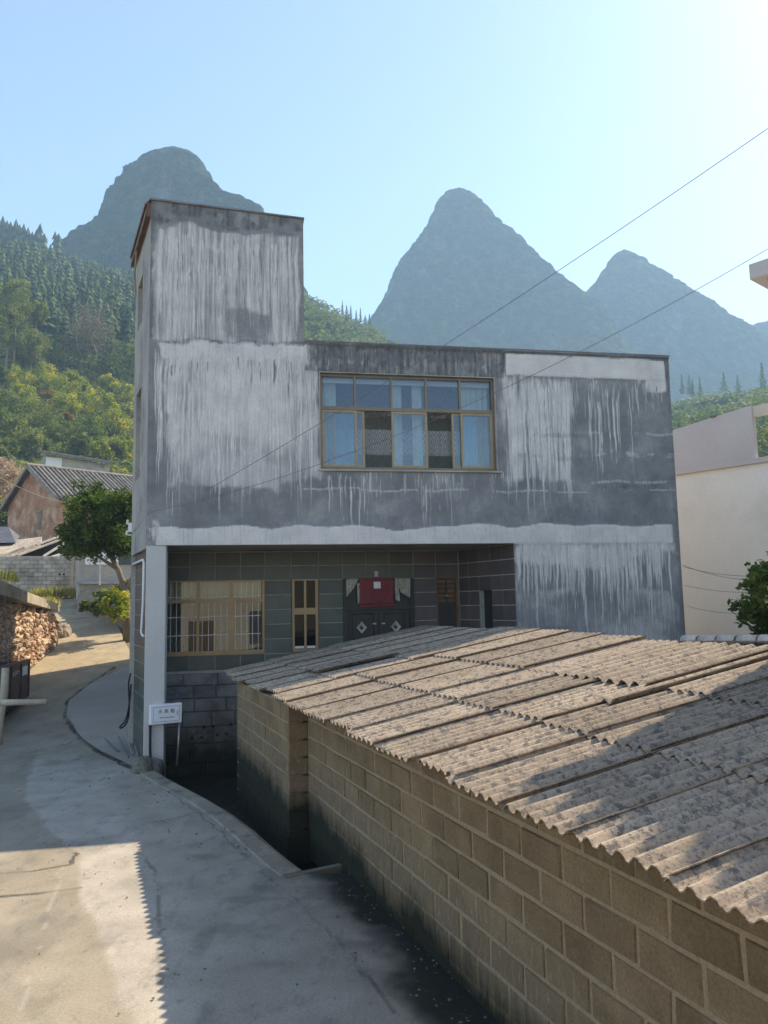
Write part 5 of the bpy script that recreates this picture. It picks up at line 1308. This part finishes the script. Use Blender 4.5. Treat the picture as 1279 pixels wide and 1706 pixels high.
# lean-to behind it
lt = tag(empty('lean_to_shed', at(60, 950, 44.0) * np.array([1, 1, 0])), 'ramshackle lean-to with grey rafters behind the block wall', 'shed')
def wp(o, pts): return [tuple(np.array(p) - np.array(o.location)) for p in pts]
th_ = [at(-30, 921, 41.5), at(0, 923, 42), at(30, 917, 43), at(66, 905, 44), at(70, 894, 46), at(30, 899, 46), at(0, 902, 46), at(-30, 903, 46)]
mb = MB(); q8 = wp(lt, th_); mb.add(q8 + [(p[0], p[1], p[2] - .25) for p in q8], [tuple(range(8)), tuple(range(8, 16))[::-1]] + [(i, (i + 1) % 8, 8 + (i + 1) % 8, 8 + i) for i in range(8)])
mb.build('roof', varied('rubble_thatch', (.22, .18, .145), (.40, .35, .29), 2.5, 9, per=0, bump=1.0, dist=.08), lt)
for a, b in (((30, 925, 41.2), (112, 895, 43.5)), ((60, 908, 42), (112, 889, 43.8)), ((80, 930, 41.0), (122, 917, 42.5)), ((72, 927, 41.3), (115, 900, 43)), ((0, 928, 41.2), (40, 912, 42.2))):
    MB().tube(wp(lt, [at(*a), at(*b)]), .07, 5).build('rafter', M['greytimber'], lt)
MB().hexa(wp(lt, [at(35, 960, 46), at(140, 960, 46), at(140, 960, 47), at(35, 960, 47), at(35, 905, 46), at(140, 893, 46), at(140, 893, 47), at(35, 905, 47)])).build('back_wall', M['black'], lt)
tag(MB().hexa([at(-20, 905, 44.5), at(26, 904, 44.5), at(26, 904, 46), at(-20, 905, 46), at(-20, 877, 47.5), at(14, 878, 47.5), at(33, 893, 47.5), at(-20, 877, 48.5)]).build('slate_tarp', M['tarp']), 'dark slate coloured sheet roof left of the lean-to', 'sheet')

# mud brick house
rg0 = at(50, 776, 60.0); rg1 = at(235, 797, 67.2); rv = (rg1 - rg0); rv[2] = 0; rl_ = np.linalg.norm(rv); rv /= rl_; gv = np.array([rv[1], -rv[0], 0])
mh = tag(empty('mud_brick_house', (rg0[0], rg0[1], 0), math.atan2(rv[1], rv[0])), 'old mud brick house with dark tiled gable roof', 'house')
hw_, ez, rz_ = 4.9, rg0[2] - 3.0, rg0[2]
g0 = 5.0
mb = MB(); mb.add([(.25, -hw_ + .5, g0), (.25, hw_ - .5, g0), (.25, hw_ - .5, ez + .25), (.25, 0, rz_ - .12), (.25, -hw_ + .5, ez + .25)] + [(rl_, -hw_ + .5, g0), (rl_, hw_ - .5, g0), (rl_, hw_ - .5, ez + .25), (rl_, 0, rz_ - .12), (rl_, -hw_ + .5, ez + .25)],
       [(0, 4, 3, 2, 1), (5, 6, 7, 8, 9), (0, 5, 9, 4), (1, 2, 7, 6), (4, 9, 8, 3), (2, 3, 8, 7)]); mb.build('wall', M['mud'], mh)
for sg in (-1, 1):
    mb = MB(); mb.hexa([(-.25, sg * 0, rz_ - .10), (rl_ + .3, sg * 0, rz_ - .10), (rl_ + .3, sg * hw_, ez - .1), (-.25, sg * hw_, ez - .1), (-.25, 0, rz_), (rl_ + .3, 0, rz_), (rl_ + .3, sg * hw_, ez), (-.25, sg * hw_, ez)])
    mb.build('roof_slope', M['claydark'], mh)
    nrow = 27 if sg < 0 else 6
    for k in range(nrow):
        x = -.2 + k * (rl_ + .4) / 27
        n = 12; pts = []
        mb = MB()
        for j in range(n):
            t0, t1 = j / n, (j + 1) / n; z0, z1 = rz_ + (ez - rz_) * t0 + .05, rz_ + (ez - rz_) * t1 + .06
            wv = .095
            mb.hexa([(x - wv, sg * hw_ * t0, z0 - .05), (x + wv, sg * hw_ * t0, z0 - .05), (x + wv, sg * hw_ * t1, z1 - .05), (x - wv, sg * hw_ * t1, z1 - .05), (x - wv * .5, sg * hw_ * t0, z0 + .05), (x + wv * .5, sg * hw_ * t0, z0 + .05), (x + wv * .5, sg * hw_ * t1, z1 + .07), (x - wv * .5, sg * hw_ * t1, z1 + .07)])
        mb.build('tile_row', M['claytile'], mh)
    MB().hexa([(-.3, 0, rz_ - .22), (-.2, 0, rz_ - .22), (-.2, sg * hw_, ez - .24), (-.3, sg * hw_, ez - .24), (-.3, 0, rz_ + .06), (-.2, 0, rz_ + .06), (-.2, sg * hw_, ez + .05), (-.3, sg * hw_, ez + .05)]).build('verge', M['greytimber'], mh)
MB().tube([(-.3, 0, rz_ + .08), (rl_ + .3, 0, rz_ + .08)], .14, 8).build('ridge', M['claytile'], mh)
p = at(64, 866, 59.2); lp = np.array([(p[:2] - rg0[:2]) @ rv[:2], (p[:2] - rg0[:2]) @ np.array([-rv[1], rv[0]]), p[2]])
hwin = MB().box(.2, .26, lp[1] - .33, lp[1] + .33, p[2] - .75, p[2] + .6).build('window', M['rock'], mh)
MB().box(.14, .27, lp[1] - .5, lp[1] + .5, p[2] + .6, p[2] + .72).build('lintel', M['greytimber'], hwin)
# farmhouse behind
fh = tag(empty('grey_farmhouse', at(75, 800, 78.0) * np.array([1, 1, 0])), 'long grey walled farmhouse with white end panel behind the mud brick house', 'house')
fa, fb = at(74, 758, 76.0), at(182, 775, 79.0)
def slab(o, a, b, z0, z1, th, name, mt, off=0.0):
    d = (b - a)[:2] / np.linalg.norm((b - a)[:2]); nn = np.array([-d[1], d[0]]); A = a[:2] + nn * off; B = b[:2] + nn * off
    o2 = np.array(o.location)[:2]; A = A - o2; B = B - o2
    P = [tuple(A), tuple(B), tuple(B + nn * th), tuple(A + nn * th)]
    return MB().prism(P, z0, z1).build(name, mt, o)
slab(fh, fa, fb, 12.0, [fa[2], fb[2], fb[2], fa[2]], 5, 'wall', M['greyblock']); slab(fh, fa + (fb - fa) * .02, fa + (fb - fa) * .26, fa[2] - 1.75, fa[2] - .2, .3, 'white_panel', M['whitewash'], -.05)
slab(fh, fa - (fb - fa) * .03, fb + (fb - fa) * .03, [fa[2], fb[2], fb[2] + 1.2, fa[2] + 1.2], [fa[2] + .3, fb[2] + .3, fb[2] + 1.5, fa[2] + 1.5], 6, 'roof', M['claytile'], -.6)
# low house right of the block wall, on its rubble bank
lh = tag(empty('low_house', at(150, 950, 35.5) * np.array([1, 1, 0])), 'low grey rendered house with whitewashed strip behind the leafy tree', 'house')
la, lb_ = at(131, 978, 35.5), at(226, 972, 36.5)
zz = lambda py, d=36.0: float(at(170, py, d)[2])
slab(lh, la, lb_, 3.2, zz(905), 4, 'wall', M['greyrender']); slab(lh, la + (lb_ - la) * .10, la + (lb_ - la) * .68, zz(941), zz(906), .1, 'white_strip', M['whitewash'], -.05)
slab(lh, la + (lb_ - la) * .68, lb_, zz(941), zz(920), .1, 'dark_opening', M['tarp'], -.04)
slab(lh, la - (lb_ - la) * .03, lb_, zz(973), zz(969), .6, 'footing', M['plaster'], -.3)
slab(lh, la - (lb_ - la) * .05, lb_, zz(905), zz(902), 4.5, 'roof', M['roofedge'], -.3)
MB().tube(wp(lh, [at(166, 975, 35.2), at(167, 925, 35.2)]), .035, 6).build('pipe', M['steel'], lh)
bk = [at(126, 1000, 35.2), at(150, 1010, 33.5), at(180, 1016, 31.8), at(222, 1030, 29.5)]
mb = MB(); tops = [zz(983, 35.2), zz(982, 34.2), zz(980, 33.0), zz(978, 31.5)]
nx_, nz_ = 40, 10; V = []
for i in range(nx_):
    t = i / (nx_ - 1) * 3; j = min(2, int(t)); f = t - j; b = bk[j] * (1 - f) + bk[j + 1] * f; tz = tops[j] * (1 - f) + tops[j + 1] * f
    for k in range(nz_):
        s = k / (nz_ - 1); V.append((b[0] - .1 * s + rnd.uniform(-.07, .07), b[1] + .6 * s ** 1.5 + rnd.uniform(-.08, .08) + (1.6 if k == nz_ - 1 else 0), float(gz(b[0], b[1])) - .2 + (tz - float(gz(b[0], b[1])) + .2) * min(1, s * 1.12)))
tag(link('rubble_bank', npmesh('rubble_bank', np.array(V), grid_faces(nx_, nz_), M['rock'], False)), kind='structure')

# ------------------------------------------------------------------ plants near the village
def bush(name, px, py, rpx, d, hk, mt, n, per, size, label, cat, group=None, seed=0, flat=0.0, kx=1.0):
    c = at(px, py, d); r = rpx * d / FPX
    root = tag(empty(name, (c[0], c[1], c[2] - r * hk)), label, cat, group)
    rng = np.random.default_rng(900 + seed)
    crown('foliage', root, ellipsoid_clumps((0, 0, r * hk), (r * kx, r, r * hk), n, rng), per, size, r * .30, mt, 300 + seed)
    return root, r
# the leafy tree beside the road
d = 28.0; c = at(165, 868, d); b = at(213, 1046, d)
tr = tag(empty('leafy_tree', (b[0], b[1], float(gz(b[0], b[1])))), 'dense dark green tree leaning over the road beside the concrete house', 'tree')
rng = np.random.default_rng(77); mb = MB(); z0 = float(gz(b[0], b[1]))
lc = np.array([c[0] - b[0], c[1] - b[1], c[2] - z0])
mb.tube([(0, 0, -.1), (-.05, 0, .9), (-.12, .05, 1.7), (-.42, .1, 2.5), (-.8, .05, 3.2)], [.17, .14, .125, .10, .06], 9)
mb.tube([(-.12, .05, 1.7), (.15, .2, 2.4), (.3, .2, 3.0)], [.09, .07, .04], 7); mb.tube([(-.4, .1, 2.5), (-1.1, -.2, 3.0), (-1.6, -.2, 3.5)], [.08, .05, .03], 6); mb.tube([(-.6, .1, 2.9), (-.7, .5, 3.6), (-.6, .6, 4.4)], [.07, .05, .02], 6)
mb.build('trunk', M['bark'], tr, True)
cl_ = np.vstack([ellipsoid_clumps(lc, (1.45, 1.35, 1.5), 130, rng, .45, .6), ellipsoid_clumps(lc + np.array([.75, 0, -.35]), (.75, .9, 1.0), 40, rng, .4, .6), ellipsoid_clumps(lc + np.array([-.55, 0, -.7]), (.9, .9, .75), 40, rng, .4, .6), ellipsoid_clumps(lc + np.array([.8, -.2, -.7]), (.62, .8, .62), 45, rng, .3), ellipsoid_clumps(lc + np.array([.0, -.2, -.8]), (.8, .8, .5), 30, rng, .3), ellipsoid_clumps(lc + np.array([1.0, 0, .5]), (.6, .8, .8), 26, rng, .4)])
crown('crown', tr, cl_, 105, .12, .30, M['leaf'], 5, tone0=.45, tvar=.2)
# shrubs on the bank under it
for i, (px, py, r, mt, lb) in enumerate(((170, 998, 20, 'leafm', 'dark shrub spilling down the bank below the low house'), (194, 1008, 26, 'leafy', 'bright leaved shrub at the foot of the leafy tree trunk'), (210, 992, 24, 'leafm', 'shrub standing beside the leafy tree trunk'), (160, 1014, 12, 'leafm', 'low weeds at the foot of the rubble bank'), (140, 1010, 9, 'leafm', 'small weeds at the bend of the road'))):
    bush('shrub', px, py, r, (30.9, 27.5, 28.6, 30.3, 32.5)[i], .9, M[mt], 30, 60, .11, lb, 'shrub', None, 20 + i)
# dry grass along the block wall and on the parapet
rng = np.random.default_rng(4)
V, F, T = [], [], []; k = 0
for (xa, ya, xb, yb, d0, d1, n, h) in ((50, 991, 128, 990, 38.2, 39.0, 800, .35), (70, 1000, 100, 1008, 27.5, 28.5, 120, .2), (0, 958, 30, 962, 21, 23, 120, .16)):
    for _ in range(n):
        t = rng.random(); p = at(xa + (xb - xa) * t, ya + (yb - ya) * t + rng.normal() * 2, d0 + (d1 - d0) * rng.random()); a = rng.random() * 6.28; hh_ = h * rng.uniform(.4, 1.1); ww = .018
        dx, dy = math.cos(a) * ww, math.sin(a) * ww; lx, ly = rng.normal() * .3 * hh_, rng.normal() * .3 * hh_
        V += [p + (-dx, -dy, -.1), p + (dx, dy, -.1), p + (lx + dx * .3, ly + dy * .3, hh_), p + (lx - dx * .3, ly - dy * .3, hh_)]; F.append((k, k + 1, k + 2, k + 3)); k += 4; T += [rng.random()] * 4
tag(link('dry_grass', npmesh('dry_grass', np.array(V), np.array(F), M['drygrass'], False, {'tone': T})), 'sunlit yellow grass at the foot of the block wall', 'grass', kind='stuff')
# pink brushwood left of the gable
bush('pink_bush', 4, 800, 36, 64, 1.0, M['leafp'], 60, 60, .22, 'pinkish bare twiggy bush left of the mud brick gable', 'bush', None, 41)
# slope of shrubs behind the old houses
YB = [(35, 632, 26, 'leafy'), (12, 672, 28, 'leafm'), (92, 640, 26, 'leafy'), (62, 690, 32, 'leafm'), (108, 680, 26, 'leafy'), (136, 655, 26, 'leafy'), (170, 676, 26, 'leafy'), (204, 655, 22, 'leafy'),
      (150, 716, 32, 'leaf'), (190, 705, 26, 'leafy'), (206, 748, 22, 'leafy'), (98, 722, 28, 'leafm'), (22, 722, 32, 'leafm'), (58, 742, 26, 'leafm'), (6, 628, 18, 'leaf'), (132, 742, 22, 'leafm'), (78, 664, 16, 'leafo'), (112, 700, 14, 'leafo'), (188, 752, 14, 'leafo'), (40, 660, 24, 'leafy'), (120, 632, 18, 'leafy'), (165, 752, 22, 'leafy'), (0, 700, 22, 'leaf'), (180, 640, 18, 'leafy'), (72, 622, 20, 'leafy'), (6, 752, 24, 'leafm')]
nm = {'leafy': 'yellow green', 'leafm': 'grey green', 'leaf': 'dark green', 'leafo': 'orange tinted'}
for i, (px, py, r, mt) in enumerate(YB):
    h = hillhit(px, min(py + r * .8, 770)); dd_ = float(np.clip(h[1] - 4, 70, 172))
    where = ('high on the slope' if py < 660 else 'midway up the slope' if py < 715 else 'just above the old roofs') + (' at the left edge' if px < 30 else ' above the mud brick gable' if px < 85 else ' above the grey farmhouse' if px < 155 else ' beside the concrete house')
    bush('bush', px, py, r, dd_, .95, M[mt], 46, 60, .34 if mt != 'leafo' else .3, nm[mt] + ' bush ' + where, 'bush', 'bushes on the slope behind the old houses', 50 + i)
_same = {}
for o in COL.objects:
    if o.get('category') == 'bush' and o.get('group'): _same.setdefault(o['label'], []).append(o)
for lb, os_ in _same.items():
    if len(os_) > 1:
        os_.sort(key=lambda o: o.location.x / o.location.y)
        for o, w_ in zip(os_, ('leftmost', 'second', 'third', 'fourth') if len(os_) > 2 else ('left', 'right')):
            o['label'] = w_ + ' ' + ('of the ' if len(os_) == 2 else '') + lb if False else lb + ', the ' + w_ + ' one'
# broad trees above them
for i, (px, py, r, hk, lb) in enumerate(((52, 578, 32, 1.1, 'round grey green tree in front of the bare tree on the left slope'), (12, 545, 36, 1.2, 'tall dark tree at the left edge above the bushes'), (26, 500, 30, 1.3, 'pale green tree above the round tree at the left edge'), (60, 520, 20, 1.0, 'small bright topped tree between the conifers and the round tree'), (205, 590, 26, 1.2, 'thin grey tree close beside the concrete house tower'))):
    h = hillhit(px, 632); d_ = float(h[1]) - 1.0; c_ = at(px, py, d_); rr = r * d_ / FPX; gz_ = float(hillz(c_[0], c_[1])) - .2
    root = tag(empty('hill_tree', (c_[0], c_[1], gz_)), lb, 'tree')
    crown('crown', root, ellipsoid_clumps((0, 0, c_[2] - gz_), (rr, rr, rr * hk), 80, np.random.default_rng(600 + i)), 70, .36, rr * .26, M['leafm'], 640 + i)
    MB().tube([(0, 0, -.2), (.1, 0, (c_[2] - gz_) * .5), (0, 0, c_[2] - gz_ + rr * .5)], [.28, .2, .08], 7).build('trunk', M['bark'], root)
h = hillhit(148, 634); bt = tag(empty('bare_tree', tuple(h)), 'bare grey tree with dark trunk on the slope left of the tower', 'tree')
mb = MB(); rng = np.random.default_rng(12); dB = h[1]; Ht = 128 * dB / FPX
branch_tree(mb, (0, 0, -.3), (.1 * Ht, 0, Ht * .95), .26, Ht * .42, 9, rng); branch_tree(mb, (0, 0, -.3), (-.22 * Ht, .5, Ht * .8), .2, Ht * .34, 7, rng)
mb.build('trunk', M['bark'], bt)
crown('twigs', bt, ellipsoid_clumps((-.03 * Ht, 0, Ht * .66), (Ht * .42, Ht * .35, Ht * .38), 90, rng, .3), 60, .34, Ht * .10, M['twig'], 13)
# tumbledown roof among the bushes
_h = hillhit(150, 640); ra, rb_ = at(106, 613, _h[1] + 2), at(190, 640, _h[1] + 1)
ro = tag(empty('tumbledown_roof', tuple(ra)), 'weathered plank roof of a hut among the bushes on the slope', 'hut')
mb = MB(); mb.hexa(wp(ro, [ra - np.array([0, 0, .3]), rb_ - np.array([0, 0, .3]), rb_ + np.array([0, 3, .6]), ra + np.array([0, 3, .6]), ra, rb_, rb_ + np.array([0, 3, .9]), ra + np.array([0, 3, .9])])); mb.build('roof', M['greytimber'], ro)
mb = MB(); mb.hexa(wp(ro, [ra + np.array([.3, .4, -2.6]), rb_ + np.array([-.3, .4, -2.6]), rb_ + np.array([-.3, 2, -2.6]), ra + np.array([.3, 2, -2.6]), ra + np.array([.3, .4, -.2]), rb_ + np.array([-.3, .4, -.2]), rb_ + np.array([-.3, 2, -.2]), ra + np.array([.3, 2, -.2])])); mb.build('wall', M['greyrender'], ro)

# tree behind the shed at the right edge
c = at(1296, 1010, 11.6); gt = tag(empty('garden_tree', (c[0], c[1], 0)), 'leafy garden tree behind the shed roof at the right edge', 'tree')
rng = np.random.default_rng(19); mb = MB(); branch_tree(mb, (0, 0, -.05), (.05, 0, 2.4), .09, .7, 8, rng); mb.build('trunk', M['bark'], gt)
k = 11.6 / FPX
lp = [(1262, 960, 26, 24), (1250, 1015, 26, 22), (1275, 1040, 36, 32), (1300, 990, 50, 60), (1330, 1020, 60, 70), (1300, 1065, 50, 30), (1320, 940, 45, 30)]
cl_ = np.vstack([ellipsoid_clumps(at(px, py, 11.6 + rng.normal() * .15) - np.array([c[0], c[1], 0]), (rx * k, rx * k, rz__ * k), 16, rng, .3) for px, py, rx, rz__ in lp])
crown('crown', gt, cl_, 30, .105, .12, M['leaf'], 23, tone0=.55, tvar=.22)

# house opposite (behind the viewer): sunlit, mirrored in the windows
oh = tag(empty('opposite_house', (-1.0, -3.2, 0)), 'beige rendered house across the road, opposite the concrete house', 'house')
MB().box(-5, 5.5, -6, 0, -.1, 5.6).build('wall', M['beige'], oh); MB().box(-5.3, 5.8, -6.2, .35, 5.602, 5.78).build('roof', M['roofedge'], oh)
for x in (-3.5, 3.0):
    w = MB().box(x - .8, x + .8, -.02, .03, 1.1, 2.6).build('window', M['tarp'], oh)
MB().box(-.6, .5, -.02, .03, .0, 2.2).build('door', M['brownwood'], oh)

# ------------------------------------------------------------------ loose grit and fallen leaves along the road
rng = np.random.default_rng(63); V, F = [], []; k = 0
oct_ = np.array([(1, 0, 0), (0, 1, 0), (-1, 0, 0), (0, -1, 0), (0, 0, .8), (0, 0, -.6)]); of = [(0, 1, 4), (1, 2, 4), (2, 3, 4), (3, 0, 4), (1, 0, 5), (2, 1, 5), (3, 2, 5), (0, 3, 5)]
for i in range(1500):
    y = 2.5 + 16 * rng.random() ** 1.3; re_ = float(right_edge(np.array(y))); m_ = rng.random()
    x = re_ - .05 - abs(rng.normal()) * .35 if m_ < .5 else (re_ - rng.random() * 6 if m_ < .8 else -6 + rng.normal() * 1.2)
    r = .004 + .014 * rng.random() ** 3
    V.append(oct_ * r * rng.uniform(.6, 1.4, (6, 3)) + np.array([x, y, float(gz(x, y)) + .008 + r * .3])); F += [tuple(a + k for a in f) for f in of]; k += 6
tag(link('road_grit', npmesh('road_grit', np.vstack(V), np.array(F), M['mossrock'], False)), 'loose grit and small stones scattered along the road edges', 'grit', kind='stuff')

# ------------------------------------------------------------------ air
hb = MB().box(-1500, 1500, -60, 1800, -1.6, 405).build('haze', None); tag(hb, kind='stuff')
hm = bpy.data.materials.new('pale_air'); hm.use_nodes = True; nt = hm.node_tree
for n_ in list(nt.nodes):
    if n_.type == 'BSDF_PRINCIPLED': nt.nodes.remove(n_)
pv = nt.nodes.new('ShaderNodeVolumePrincipled'); pv.inputs['Color'].default_value = (.48, .72, 1.0, 1); pv.inputs['Density'].default_value = HAZE_DENSITY; pv.inputs['Anisotropy'].default_value = 0.05
nt.links.new(pv.outputs[0], nt.nodes['Material Output'].inputs['Volume']); hb.data.materials.append(hm)
